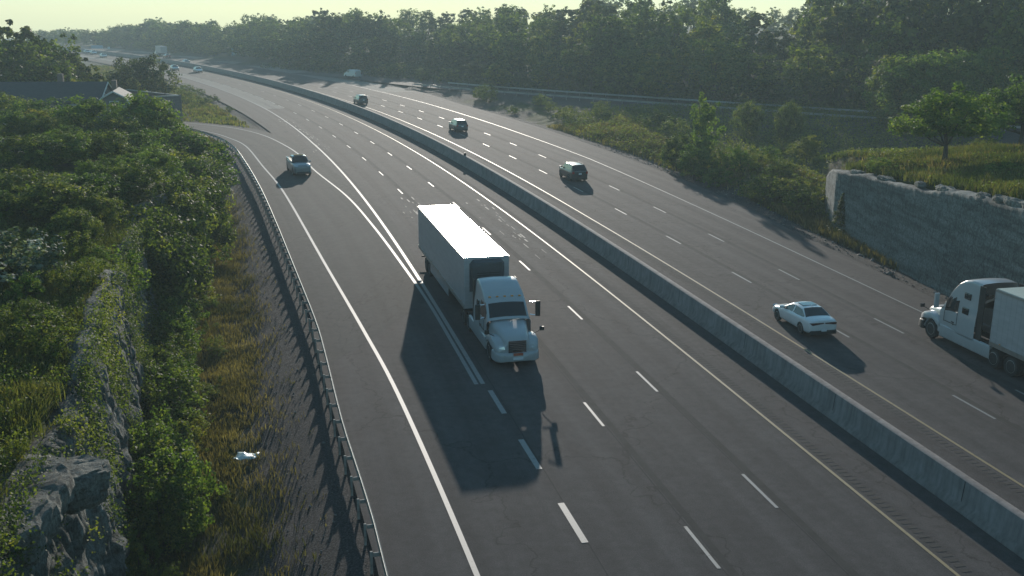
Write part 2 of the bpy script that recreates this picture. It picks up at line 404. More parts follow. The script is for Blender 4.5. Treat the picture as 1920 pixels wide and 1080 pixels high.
def CLx_left(y):      # x of the left rock edge as a function of y
    return np.interp(y, [-40, 15, 23, 31, 42, 52, 57, 60, 66, 72, 79, 95], [-6, -10.2, -12.2, -13.9, -17.2, -20.2, -21.2, -24.5, -23.6, -23.0, -25.8, -32])
def CLx_right(y):
    return np.interp(y, [-60, 40, 54, 70, 86, 92, 98], [33.5, 29.5, 28.8, 28.0, 27.2, 28.2, 33])
def terrain(x, y, cliffs=True):
    sh = np.shape(x); x = np.asarray(x, float).ravel(); y = np.asarray(y, float).ravel()
    s, o = SO(x, y)
    nz = fbm(x / 14, y / 14, 3) ; nf = fbm(x / 2.2, y / 2.2, 9, 3)
    z = np.full(x.shape, -.10)
    # left side
    s_c = np.clip(s, -110, 172)
    rail = O_RAIL(s_c)
    d = rail - o
    slope = -1.0 * sm(.3, 4.2, d) + .15 * sm(5, 9, d) + nf * .22 * sm(1, 4, d)
    ls = (d > 0) & (o < 0) & (s < 168)
    z = np.where(ls, -.10 + slope, z)
    # left plateau
    e = CLx_left(y) - x
    hp = (5.1 + .5 * sm(60, 30, y) + .07 * np.clip(e, 0, 25) + nz * .9 * sm(1, 8, e)) * (1 - .80 * sm(88, 122, y))
    e2 = e + .35 * fbm(x / .8, y / .8, 21, 2)
    w_ = sm(-.15, .45, e2) * (y < 84) + (y >= 84) * sm(-3, 7, e - np.clip(y - 110, 0, 200) * .25)
    z = np.where(ls & (o < 0), z * (1 - w_) + hp * w_, z)
    # left, beyond ramp: gentle ground
    far = (s >= 168) & (o < O_ML(s) - .3)
    z = np.where(far, -.25 + nz * .5 * sm(1, 12, O_ML(s) - o) + 1.0 * sm(20, 90, -o - 20), z)
    # right side
    p = O_PR(np.clip(s, -110, 900))
    d = o - p
    rs = d > 0
    zr = -.10 - .5 * sm(.5, 3.5, d) + nf * .15 * sm(1, 3, d)
    top = 4.2 + np.clip(91 - y, -5, 75) * .078 + .10 * np.clip(x - 28, 0, 14) + nz * .5 * sm(2, 8, x - 28) 
    tcl = 1 - sm(93, 128, y + .35 * np.clip(x - 34, 0, 60))
    wr = sm(-.1, .5, x - CLx_right(y) - .5 + .2 * fbm(x / .8, y / .8, 23, 2)) * tcl * (1 - sm(88, 92, y) * (1 - sm(28.5, 34, x)))
    mound = 2.3 * np.exp(-(((x - 26.5) / 5) ** 2 + ((y - 107) / 9.5) ** 2)) + 1.2 * np.exp(-(((x - 17) / 6) ** 2 + ((y - 150) / 22) ** 2))
    dr, k = dist_poly(x, y, OR)
    zramp = OR[k, 2]
    # which side of the on-ramp (positive = beyond)
    kt = np.clip(k, 1, len(OR) - 2); tv = OR[kt + 1, :2] - OR[kt - 1, :2]; tv /= np.linalg.norm(tv, axis=1)[:, None]
    side = -( (x - OR[kt, 0]) * tv[:, 1] - (y - OR[kt, 1]) * tv[:, 0])
    hill = zramp + 9.5 * sm(8, 70, side) * (1 - .45 * sm(0, -150, x)) * sm(-150, -30, x) + nz * 1.2 * sm(6, 20, side)
    low = np.where(side > 0, hill, zramp * sm(30, 5, dr) - .3 * sm(4, 8, dr))
    bl = sm(.5, 6, d)
    base = zr * (1 - bl) + (low + mound + nf * .2) * bl
    zz = base * (1 - wr) + top * wr
    zz = np.where(dr < 4.6, zramp - .12, np.where(dr < 8, (zramp - .12) * (1 - (dr - 4.6) / 3.4) + zz * (dr - 4.6) / 3.4, zz))
    zz = np.where(d < .8, np.minimum(zz, -.1), zz)
    z = np.where(rs, zz, z)
    rr0 = np.hypot(x, y); z = z - 26 * sm(560, 1450, rr0)
    # keep the off-ramp bed flat
    dl, _k2 = dist_poly(x, y, RAMPC)
    z = np.where(dl < 5.2, -.12, np.where((dl < 9) & (s > 120) & (o < -17), z * (dl - 5.2) / 3.8 - .12 * (1 - (dl - 5.2) / 3.8), z))
    z = np.where((o > O_ML(s) - .5) & (o < p + .3) & (s < 755), -.12, z)
    z = np.where((s < 166) & (o > rail - .4) & (o < 0), -.12, z)
    return z.reshape(sh)
def tz(x, y): return float(terrain(np.array([x]), np.array([y]))[0])

def at(px, py, depth):
    """world point seen along a photo direction at a forward distance"""
    u = (px - 960); v = -(py - 540); c, s_ = math.cos(CAM_R), math.sin(CAM_R)
    u, v = c * u - s_ * v, s_ * u + c * v
    cp, sp = math.cos(CAM_P), math.sin(CAM_P)
    d = Vector((u, CAM_F * cp + v * sp, -CAM_F * sp + v * cp))
    d *= depth / d.y
    return Vector((d.x, d.y, CAM_H + d.z))
def gpt(px, py, z=0.0):
    a = at(px, py, 1.0); t = (z - CAM_H) / (a.z - CAM_H); return a.x * t, a.y * t

# ------------------------------------------------------------------ ground
def axis(lo, hi, step, far, g=1.18):
    a = list(np.arange(lo, hi + 1e-6, step)); st = step
    while a[-1] < far: st *= g; a.append(a[-1] + st)
    st = step; b = []
    q = lo
    while q > -far: st *= g; q -= st; b.append(q)
    return np.array(b[::-1] + a)
gx = axis(-60, 70, .55, 1500); gy = axis(-10, 175, .55, 1500)
GX, GY = np.meshgrid(gx, gy)
GZ = terrain(GX, GY)
nx, ny = len(gx), len(gy)
idx = np.arange(nx * ny).reshape(ny, nx)
F = np.stack([idx[:-1, :-1], idx[:-1, 1:], idx[1:, 1:], idx[1:, :-1]], -1).reshape(-1, 4)
gm, t, b = new_mat('ground_earth')
g = geo(t)
big = noise(t, g, .09, 5, .6); med = noise(t, g, .9, 6, .7); fin = noise(t, g, 14, 4, .8)
soil = ramp(t, med, [(.3, (.045, .04, .034)), (.5, (.085, .075, .06)), (.7, (.12, .10, .075))])
veg = ramp(t, med, [(.3, (.03, .045, .014)), (.55, (.07, .085, .022)), (.72, (.12, .12, .035))])
f = ramp(t, big, [(.42, (0, 0, 0)), (.52, (1, 1, 1))])
col = mixc(t, soil, veg, f)
at_ = N(t, 'ShaderNodeAttribute', attribute_name='gravel')
gravel = ramp(t, fin, [(.3, (.03, .03, .032)), (.5, (.065, .062, .062)), (.74, (.17, .16, .155))])
col = mixc(t, col, gravel, at_.outputs['Fac'])
col = mixc(t, col, ramp(t, fin, [(.3, (.5,) * 3), (.6, (1.2,) * 3)]), .7, 'MULTIPLY')
t.links.new(col, b.inputs['Base Color']); b.inputs['Roughness'].default_value = .95
b.inputs['Specular IOR Level'].default_value = .15
bump(t, b, math_n(t, 'ADD', fin, math_n(t, 'MULTIPLY', med, 2.0)), .9, .12)
me = np_mesh('ground', np.stack([GX, GY, GZ], -1).reshape(-1, 3), F, gm, smooth=True)
s_, o_ = SO(GX, GY)
gr = np.zeros(s_.shape)
nn = fbm(GX.ravel() / 1.3, GY.ravel() / 1.3, 31, 3)
dl = O_RAIL(np.clip(s_, -110, 172)) - o_
gr = np.where((o_ < 0) & (s_ < 175), 1 - sm(3.0, 5.2, dl + nn * 2.2), gr)
gr = np.where((o_ < 0) & (s_ >= 120) & (o_ > O_ML(s_) - 4) , 1 - sm(.6, 2.2, O_ML(s_) - o_ + nn * 2), gr)
gr = np.where(o_ > 0, 1 - sm(2.0, 4.0, o_ - O_PR(s_) + nn * 1.5), gr)
dr_, _q = dist_poly(GX, GY, OR); gr = np.maximum(gr, .9 * (1 - sm(9, 17, dr_ + nn * 6)))
a = me.attributes.new('gravel', 'FLOAT', 'POINT'); a.data.foreach_set('value', gr.astype(np.float32))
tag(link('ground', me), kind='structure')

# ------------------------------------------------------------------ roads and markings
def strip_rows(name, rows, mat, kind='structure', uvs=None):
    """rows: (n, m, 3) grid of points"""
    n, m, _ = rows.shape
    idx = np.arange(n * m).reshape(n, m)
    F = np.stack([idx[:-1, :-1], idx[:-1, 1:], idx[1:, 1:], idx[1:, :-1]], -1).reshape(-1, 4)
    me = np_mesh(name, rows.reshape(-1, 3), F, mat, smooth=True, uv=uvs)
    return tag(link(name, me), kind=kind)
def so_strip(s0, s1, f0, f1, z, ds=3.0, m=2):
    s = np.arange(s0, s1 + 1e-6, ds)
    a = f0(s) if callable(f0) else np.full(s.shape, f0); b_ = f1(s) if callable(f1) else np.full(s.shape, f1)
    rows = np.zeros((len(s), m, 3)); uv = np.zeros((len(s), m, 2))
    for k in range(m):
        o = a + (b_ - a) * k / (m - 1); x, y = R(s, o)
        rows[:, k] = np.stack([x, y, np.full(s.shape, z)], -1); uv[:, k] = np.stack([o, s], -1)
    return rows, uv.reshape(-1, 2)
r_, u_ = so_strip(-60, 760, O_ML, .3, 0, m=6); strip_rows('road_inbound', r_, MT['asphalt'], uvs=u_)
r_, u_ = so_strip(-60, 760, .6, O_PR, 0.002, m=6); strip_rows('road_outbound', r_, MT['asphalt'], uvs=u_)
# off-ramp sheet
LP, q = resample(RAILp[5:], 2.0)
LPx = []
for (x, y) in LP:
    s, o = SO(x, y); LPx.append((float(s[0]), x, y))
n = 60
rl, ql = resample([(-9.3, 49.1)] + RAILp[6:] + [(-80, 167), (-120, 173)], 1.0); rr, qr = resample([(-5.0, 62.5)] + [(x + 1.8, y + .6) for x, y in RRp[2:]], 1.0)
il = np.linspace(0, len(rl) - 1, n).astype(int); ir = np.linspace(0, len(rr) - 1, n).astype(int)
rows = np.zeros((n, 5, 3)); uv = np.zeros((n, 5, 2))
for k in range(5):
    t_ = k / 4
    P_ = rl[il] * (1 - t_) + rr[ir] * t_
    rows[:, k, :2] = P_; rows[:, k, 2] = .004; uv[:, k, 0] = t_ * 9; uv[:, k, 1] = np.linspace(0, 190, n)
strip_rows('road_off_ramp', rows, MT['asphalt_dark'], uvs=uv.reshape(-1, 2))
# on-ramp far right
rows = np.zeros((len(OR), 3, 3)); uv = np.zeros((len(OR), 3, 2))
tv = np.gradient(OR[:, :2], axis=0); tv /= np.linalg.norm(tv, axis=1)[:, None]
for k, w_ in enumerate((-4.2, 0, 4.2)):
    rows[:, k, 0] = OR[:, 0] + tv[:, 1] * w_; rows[:, k, 1] = OR[:, 1] - tv[:, 0] * w_; rows[:, k, 2] = OR[:, 2] + .01
    uv[:, k, 0] = w_; uv[:, k, 1] = np.arange(len(OR)) * 3
strip_rows('road_on_ramp', rows, MT['asphalt'], uvs=uv.reshape(-1, 2))
# pale concrete lane on the shoulder; sun glare painted pale on the far merge lane
r_, u_ = so_strip(202, 620, lambda s: O_SOL(s) + .15, lambda s: np.full(np.shape(s), -10.3), .006, m=3); strip_rows('road_concrete_lane', r_, MT['asphalt_light_and_glare'], uvs=u_)
r_, u_ = so_strip(232, 620, lambda s: O_WR(s) + .3, lambda s: O_PR(s) - .2, .006, m=3); strip_rows('road_merge_lane_glare', r_, MT['asphalt_light_and_glare'], uvs=u_)

ML_ = {'w': MB(), 'y': MB(), 'e': MB(), 'r': MB(), 'j': MB(), 'p': MB(), 's': MB()}
def line(mb, s0, s1, f, wd, z, ds=2.5):
    n = max(2, int((s1 - s0) / ds) + 1); s = np.linspace(s0, s1, n)
    c = f(s) if callable(f) else np.full(n, f)
    xa, ya = R(s, c - wd / 2); xb, yb = R(s, c + wd / 2)
    v = [(xa[i], ya[i], z) for i in range(n)] + [(xb[i], yb[i], z) for i in range(n)]
    mb.add(v, [(i, n + i, n + i + 1, i + 1) for i in range(n - 1)])
def pline(mb, pts, wd, z):
    P_, _ = resample(pts, 1.5); tv = np.gradient(P_, axis=0); tv /= np.linalg.norm(tv, axis=1)[:, None]
    n = len(P_); nx_ = tv[:, 1] * wd / 2; ny_ = -tv[:, 0] * wd / 2
    v = [(P_[i, 0] - nx_[i], P_[i, 1] - ny_[i], z) for i in range(n)] + [(P_[i, 0] + nx_[i], P_[i, 1] + ny_[i], z) for i in range(n)]
    mb.add(v, [(i, n + i, n + i + 1, i + 1) for i in range(n - 1)])
ZL = .012
O_D3 = -6.25; O_D2 = -10.02
# three-metre dashes every twelve metres; phases read along the road
k = 0
for i in range(-8, 52):
    s = 38.0 + 12.15 * i if i < 30 else 38.0 + 12.15 * i
    line(ML_['w'], s - 1.45, s + 1.45, O_D3, .13, ZL)
    line(ML_['w'], 34.5 + 12.15 * i - 1.45, 34.5 + 12.15 * i + 1.45, O_D2 - .03, .13, ZL)
    s = 43.8 + 12.1 * i; line(ML_['w'], s - 1.5, s + 1.5, O_R1, .13, ZL)
    s = 55.9 + 12.1 * i; line(ML_['w'], s - 1.5, s + 1.5, O_R2, .13, ZL)
for i in range(-12, 3):
    s = 37.1 + 5.98 * i; line(ML_['w'], s - 1.5, s + 1.5, tab([(-120, -13.3), (37, -13.8), (49, -13.95)]), .24, ZL)
for i in range(0, 30):       # dashed edge of the pale lane
    s = 206 + 6 * i; line(ML_['w'], s, s + 3, -10.15, .2, ZL)
line(ML_['e'], 51.5, 620, O_SOL, .22, ZL); line(ML_['e'], -60, 620, O_WR, .13, ZL)
pline(ML_['e'], RLp, .19, ZL); pline(ML_['e'], [R(s, o) for s, o in ((51.5, -14.42), (58, -14.42), (66, -14.42))] + RRp[1:], .2, ZL + .003)
line(ML_['y'], -60, 620, -2.75, .13, ZL); line(ML_['y'], -60, 620, O_YR, .13, ZL)
for s in np.arange(-20, 130, .33):
    line(ML_['r'], s, s + .16, lambda q: np.full(np.shape(q), -2.32), .36, .007, 1); line(ML_['r'], s, s + .16, lambda q: O_YR(q) - .42, .36, .009, 1)
for f_, z in ((O_D3 + .09, .008), (O_D2 + .07, .008), (lambda s: O_R1(s) + .08, .009), (lambda s: O_R2(s) + .08, .009), (lambda s: np.full(np.shape(s), -13.7), .008)):
    line(ML_['j'], -60, 500, f_, .05, z)
def joint_w(q): return q
# tyre-darkened bands beside the lane joints
for f_, z in ((O_D3 + .3, .005), (O_D2 + .3, .005), (lambda s: O_R1(s) + .3, .0065), (lambda s: O_R2(s) + .3, .0065)):
    line(ML_['p'], -60, 500, f_, .28, z)
# scraped-off paint patches
for (x, y, n_, sx, sy) in ((-27.6, 143, 26, 1.2, 7), (-33, 158, 26, 1.2, 9), (-9.7, 95, 8, 1.2, 1.6), (-9.0, 90.5, 8, 1.0, 1.5), (-.6, 85, 26, 1.0, 5.5)):
    s0, o0 = SO(x, y)
    for i in range(n_):
        s = s0[0] + random.gauss(0, sy); o = o0[0] + random.gauss(0, sx * .5); line(ML_['s'], s, s + random.uniform(.3, 1.6), lambda q, o=o: np.full(np.shape(q), o), random.uniform(.04, .16), ZL - .001, .6)
tag(ML_['s'].build('pavement_scuffs', simple('scuffed_pavement', (.17, .165, .15), .8, scale=3, var=.35)), kind='structure')
tag(ML_['w'].build('lane_markings', MT['white_line']), kind='structure')
tag(ML_['e'].build('edge_markings', MT['white_line']), kind='structure')
tag(ML_['y'].build('yellow_markings', MT['yellow_line']), kind='structure')
tag(ML_['r'].build('rumble_strips', MT['tread']), kind='structure')
tag(ML_['j'].build('lane_joints', MT['seal']), kind='structure')
mt_, t, b = new_mat('darkened_band')
t.links.new(ramp(t, noise(t, geo(t), 1.2, 6, .7), [(.3, (.042, .04, .038)), (.7, (.072, .068, .064))]), b.inputs['Base Color']); b.inputs['Roughness'].default_value = .95; b.inputs['Specular IOR Level'].default_value = .15
tag(ML_['p'].build('lane_wear', mt_), kind='structure')

# ------------------------------------------------------------------ median barrier
cm, t, b = new_mat('barrier_concrete')
g = geo(t); n1 = noise(t, g, .8, 6, .7); n2 = noise(t, mapping(t, g, (3, 3, .3)), 1.5, 5, .6)
c = ramp(t, n1, [(.3, (.17, .15, .14)), (.7, (.28, .255, .24))])
t.links.new(mixc(t, c, ramp(t, n2, [(.35, (.65,) * 3), (.6, (1.05,) * 3)]), .8, 'MULTIPLY'), b.inputs['Base Color']); b.inputs['Roughness'].default_value = .9
bump(t, b, n1, .3, .03)
s = np.arange(-60, 700, 3.0)
BH = 1.12
prof = [(.0, 0), (.0, .08), (.20, .32), (.27, BH - .02), (.29, BH), (.64, BH), (.66, BH - .02), (.73, .32), (.93, .08), (.93, 0)]
rows = np.zeros((len(s), len(prof), 3))
for k, (o, z) in enumerate(prof):
    x, y = R(s, o); rows[:, k] = np.stack([x, y, np.full(s.shape, z)], -1)
idx = np.arange(rows.shape[0] * len(prof)).reshape(len(s), len(prof))
F = np.stack([idx[:-1, :-1], idx[:-1, 1:], idx[1:, 1:], idx[1:, :-1]], -1).reshape(-1, 4)
me = np_mesh('median_barrier', rows.reshape(-1, 3), F, cm)
bar = tag(link('median_barrier', me), 'long grey concrete median barrier curving between the two carriageways', 'barrier')
mb = MB()
for s_i in np.arange(-10, 260, 9.0):
    h = head(s_i); x, y = R(s_i, -.003)
    for o0, o1, z0, z1 in ((.197, .268, .33, BH - .02),):
        mb = MB(); a0 = R(s_i, o0 - .006); a1 = R(s_i, o1 - .006); b0 = R(s_i + .035, o0 - .006); b1 = R(s_i + .035, o1 - .006)
        mb.add([(a0[0], a0[1], z0), (b0[0], b0[1], z0), (b1[0], b1[1], z1), (a1[0], a1[1], z1)], [(0, 1, 2, 3)]); mb.build('joint', MT['seal'], bar)

# small reflector post standing on the barrier
x, y = R(123.5, .42)
d_ = empty('delineator', (x, y, BH), head(123.5))
tag(d_, 'small dark marker box standing on top of the concrete median barrier', 'marker')
MB().box((0, 0, .16), (.10, .30, .32)).build('marker_box', MT['blacktrim'], d_, bevel=.02)
MB().box((.056, 0, .2), (.01, .2, .14)).build('reflector', MT['amber'], d_)

# ------------------------------------------------------------------ guard rail on the left
def rail_points(pts, step): return resample(pts, step)
def guardrail(name, pts, label, zf, side=1, step=1.905, post_side=-.22):
    P_, q = resample(pts, step); root = empty(name, (P_[0, 0], P_[0, 1], 0)); tag(root, label, 'guard rail')
    tv = np.gradient(P_[:, :2], axis=0); tv /= np.linalg.norm(tv, axis=1)[:, None]; nv = np.stack([tv[:, 1], -tv[:, 0]], 1)
    prof = [(.0, .42), (.05, .47), (.05, .52), (.01, .575), (.05, .63), (.05, .68), (.0, .735), (-.008, .735), (.040, .68), (.040, .63), (-.002, .575), (.040, .52), (.040, .47), (-.008, .42)]
    rows = []
    for i in range(len(P_)):
        z0 = zf(P_[i])
        rows.append([(P_[i, 0] + nv[i, 0] * o * side - P_[0, 0], P_[i, 1] + nv[i, 1] * o * side - P_[0, 1], z0 + z) for o, z in prof])
    MB().loft(rows).build('rail', MT['steel'], root)
    pm = MB().box((0, 0, .02), (.09, .08, 1.4), 0).mesh('post', MT['wood_post'], bevel=.01)
    bm_ = MB().box((0, 0, .60), (.26, .06, .14), 0).mesh('block', MT['wood_post'], bevel=.01)
    for i in range(0, len(P_), 1 if len(P_) <= 95 else 2):
        z0 = zf(P_[i]); a = math.atan2(nv[i, 1], nv[i, 0])
        p = link('post', pm, None, root); p.location = (P_[i, 0] + nv[i, 0] * -.31 * side - P_[0, 0], P_[i, 1] + nv[i, 1] * -.31 * side - P_[0, 1], z0); p.rotation_euler = (0, 0, a)
        c = link('block', bm_, None, p); c.location = (.19 * side, 0, 0)
    return root
RAILx = [(-.5, 15.0), (-2.2, 22)] + RAILp
guardrail('guard_rail', RAILx, 'galvanised steel guard rail on short posts along the left edge of the ramp', lambda p: -.05)
orl = [(x, y, z) for x, y, z in ORp]
def off(pts, w_):
    P_ = np.array(pts, float); tv = np.gradient(P_[:, :2], axis=0); tv /= np.linalg.norm(tv, axis=1)[:, None]
    return [(P_[i, 0] + tv[i, 1] * w_, P_[i, 1] - tv[i, 0] * w_, P_[i, 2]) for i in range(len(P_))]
guardrail('guard_rail', off(OR[::4][8:-4], 4.6), 'grey steel guard rail on the near edge of the far on-ramp', lambda p: p[2] - .05, step=3.81, side=-1)
guardrail('guard_rail', off(OR[::4][8:-4], -4.7), 'grey steel guard rail on the far edge of the on-ramp below the wood', lambda p: p[2] - .05, step=3.81)

# ------------------------------------------------------------------ rock cuts
def rockmat(name, c0, c1, c2, vert=.35, crk=.75, bst=1.0):
    m, t, b = new_mat(name); g = geo(t)
    a = noise(t, mapping(t, g, (1.6, 1.6, vert)), 1.6, 9, .75); bb = noise(t, mapping(t, g, (.3, .3, 2.6)), .9, 5, .6); f = noise(t, g, 7, 7, .8)
    col = ramp(t, a, [(.30, c0), (.5, c1), (.66, c1), (.74, c2)])
    col = mixc(t, col, ramp(t, bb, [(.38, (.5,) * 3), (.6, (1.1,) * 3)]), .8, 'MULTIPLY')
    col = mixc(t, col, ramp(t, f, [(.36, (.3,) * 3), (.6, (1.2,) * 3)]), .9, 'MULTIPLY')
    vo = N(t, 'ShaderNodeTexVoronoi', feature='DISTANCE_TO_EDGE'); vo.inputs['Scale'].default_value = 1.6
    t.links.new(mapping(t, g, (1.2, 1.2, .55)), vo.inputs['Vector'])
    ck = ramp(t, vo.outputs['Distance'], [(.0, (.25,) * 3), (.07, (1,) * 3)])
    col = mixc(t, col, ck, crk, 'MULTIPLY')
    t.links.new(col, b.inputs['Base Color']); b.inputs['Roughness'].default_value = .9; b.inputs['Specular IOR Level'].default_value = .2
    bump(t, b, math_n(t, 'ADD', math_n(t, 'ADD', math_n(t, 'MULTIPLY', a, 2), f), math_n(t, 'MULTIPLY', ck, .8 * crk)), bst, .22 * bst)
    return m
MT['rock'] = rockmat('limestone', (.13, .14, .13), (.31, .33, .305), (.62, .64, .60), .35, .4)
MT['rock_cut'] = rockmat('drilled_limestone', (.13, .145, .14), (.20, .22, .21), (.26, .285, .27), .10, .5, .3)
MT['rock_light'] = rockmat('pale_ledge', (.22, .22, .20), (.36, .37, .33), (.50, .51, .46), .6, .15)
def cliff(name, ys, fx, sgn, zb, zt, mat, seed, ledge=1.4, amp=1.0):
    """face along y; sgn = direction (in x) towards the road; rough, with a top ledge running back"""
    nu = len(ys); nv = 34; mcap = 7
    rows = np.zeros((nu, nv + mcap, 3))
    L = np.arange(nu) * (ys[1] - ys[0])
    for j in range(nv):
        h = j / (nv - 1); Z = zb(ys) + (zt(ys) - zb(ys)) * h
        ql = np.floor(L / .55 + 1.2 * vnoise(L / 1.3, Z / 3, seed + 2)); qz = np.floor(Z / .7 + ql * .37)
        dx = .34 * (_hash(ql, qz, seed) - .5) + .22 * (_hash(np.floor(L / 1.4), qz * 0, seed + 1) - .5) + .30 * fbm(L / 2.2, Z / 3.5, seed, 3) + .22 * fbm(L / .3, Z / .4, seed + 5, 3) + (1 - h) * 1.1
        dx = dx * amp + (1 - amp) * ((1 - h) * -.05 + .012 * np.abs(np.sin(L * 7 + 2 * vnoise(L, Z / 6, seed))))
        rows[:, j] = np.stack([fx(ys) + sgn * (dx + .12), ys + .15 * amp * amp * fbm(Z, L, seed + 3, 2), Z], -1)
    for j in range(mcap):
        w_ = (j + 1) / mcap; nzt = fbm(L / 1.6, L * 0 + j * .35, seed + 13, 3)
        rows[:, nv + j] = np.stack([fx(ys) - sgn * (w_ * ledge * (1 + nzt) - .05), ys, zt(ys) + .06 + .30 * nzt * (1 - w_) - .5 * max(0, w_ - .5)], -1)
    n, m, _ = rows.shape; idx = np.arange(n * m).reshape(n, m)
    F = np.stack([idx[:-1, :-1], idx[:-1, 1:], idx[1:, 1:], idx[1:, :-1]], -1).reshape(-1, 4)
    me = np_mesh(name, rows.reshape(-1, 3), F, mat, smooth=False)
    return tag(link(name, me), kind='structure')
yl = np.arange(8, 86, .13)
lt = lambda y: 5.1 + .5 * sm(60, 30, y) - 4 * sm(80, 86, y) + .9 * vnoise(y / 5, y * 0, 77)
cliff('rock_face_left', yl, lambda y: CLx_left(y) , 1, lambda y: np.full(y.shape, -1.3), lt, MT['rock'], 51, .7)
yr = np.arange(6, 95, .13)
cliff('rock_face_right', yr, lambda y: CLx_right(y), -1, lambda y: np.full(y.shape, -.9), lambda y: (4.2 + np.clip(91 - y, -5, 75) * .078) * (1 - .35 * sm(88, 95, y)) + .3 * vnoise(y / 3, y * 0, 5), MT['rock_cut'], 91, 1.5, .07)

# ------------------------------------------------------------------ vehicles (local +x forward, ground z = 0, origin at centre of length)
def boolean_cut(me, cutters, name):
    """cut wheel wells out of a closed body mesh, returning a plain mesh"""
    ob = bpy.data.objects.new('tmp', me); COL.objects.link(ob)
    cb = bpy.data.objects.new('tmpc', cutters); COL.objects.link(cb)
    md = ob.modifiers.new('b', 'BOOLEAN'); md.operation = 'DIFFERENCE'; md.object = cb; md.solver = 'EXACT'
    bpy.context.view_layer.update()
    dg = bpy.context.evaluated_depsgraph_get()
    r = bpy.data.meshes.new_from_object(ob.evaluated_get(dg), depsgraph=dg); r.name = name
    bpy.data.objects.remove(ob); bpy.data.objects.remove(cb)
    r.polygons.foreach_set('use_smooth', [True] * len(r.polygons)); r.set_sharp_from_angle(angle=rad(38))
    return r
def subsurf(me, lv):
    ob = bpy.data.objects.new('tmp', me); COL.objects.link(ob)
    md = ob.modifiers.new('s', 'SUBSURF'); md.levels = lv; md.render_levels = lv
    bpy.context.view_layer.update(); dg = bpy.context.evaluated_depsgraph_get()
    r = bpy.data.meshes.new_from_object(ob.evaluated_get(dg), depsgraph=dg); bpy.data.objects.remove(ob); return r
_WH = {}
def wheel(root, x, y, r=.33, wd=.22, spokes=5, name='wheel', rimmat='rim'):
    key = (r, wd, spokes, rimmat)
    if key not in _WH:
        tm_ = MB().lathe([(r * .62, -wd * .45), (r * .9, -wd / 2), (r * .98, -wd * .38), (r, -wd * .2), (r, wd * .2), (r * .98, wd * .38), (r * .9, wd / 2), (r * .62, wd * .45)], n=28).mesh('tyre', MT['tyre'], 40)
        q = MB().lathe([(r * .63, -wd * .3), (r * .64, wd * .44), (r * .60, wd * .47), (r * .57, wd * .30), (r * .15, wd * .22), (r * .13, wd * .36), (.001, wd * .36)], n=28)
        for i in range(spokes):
            a = 2 * math.pi * i / spokes
            c, s_ = math.cos(a), math.sin(a); rm = Matrix.Rotation(-a, 3, 'Y')
            p = [Vector((xx, yy, zz)) for xx in (r * .1, r * .6) for yy in (wd * .28, wd * .43) for zz in (-r * .07, r * .07)]
            q.add([rm @ v for v in p], [(0, 1, 3, 2), (4, 6, 7, 5), (0, 4, 5, 1), (2, 3, 7, 6), (0, 2, 6, 4), (1, 5, 7, 3)])
        _WH[key] = (tm_, q.mesh('rim', MT[rimmat], 40))
    e = empty(name, (x, y, r)); e.parent = root
    if y < 0: e.rotation_euler = (0, 0, math.pi)
    link('tyre', _WH[key][0], None, e); link('rim', _WH[key][1], None, e)
    return e
def patch(name, pts, thick, mat, parent, bevel=.006):
    """a slightly thick plate through four or more points (planar-ish, ordered)"""
    P_ = [Vector(p) for p in pts]; n = (P_[1] - P_[0]).cross(P_[-1] - P_[0]).normalized()
    m = MB(); k = len(P_)
    m.add([p + n * thick for p in P_] + [p - n * thick for p in P_], [tuple(range(k)), tuple(range(k, 2 * k))[::-1]] + [(i, (i + 1) % k, k + (i + 1) % k, k + i) for i in range(k)])
    return m.build(name, mat, parent, bevel=bevel)

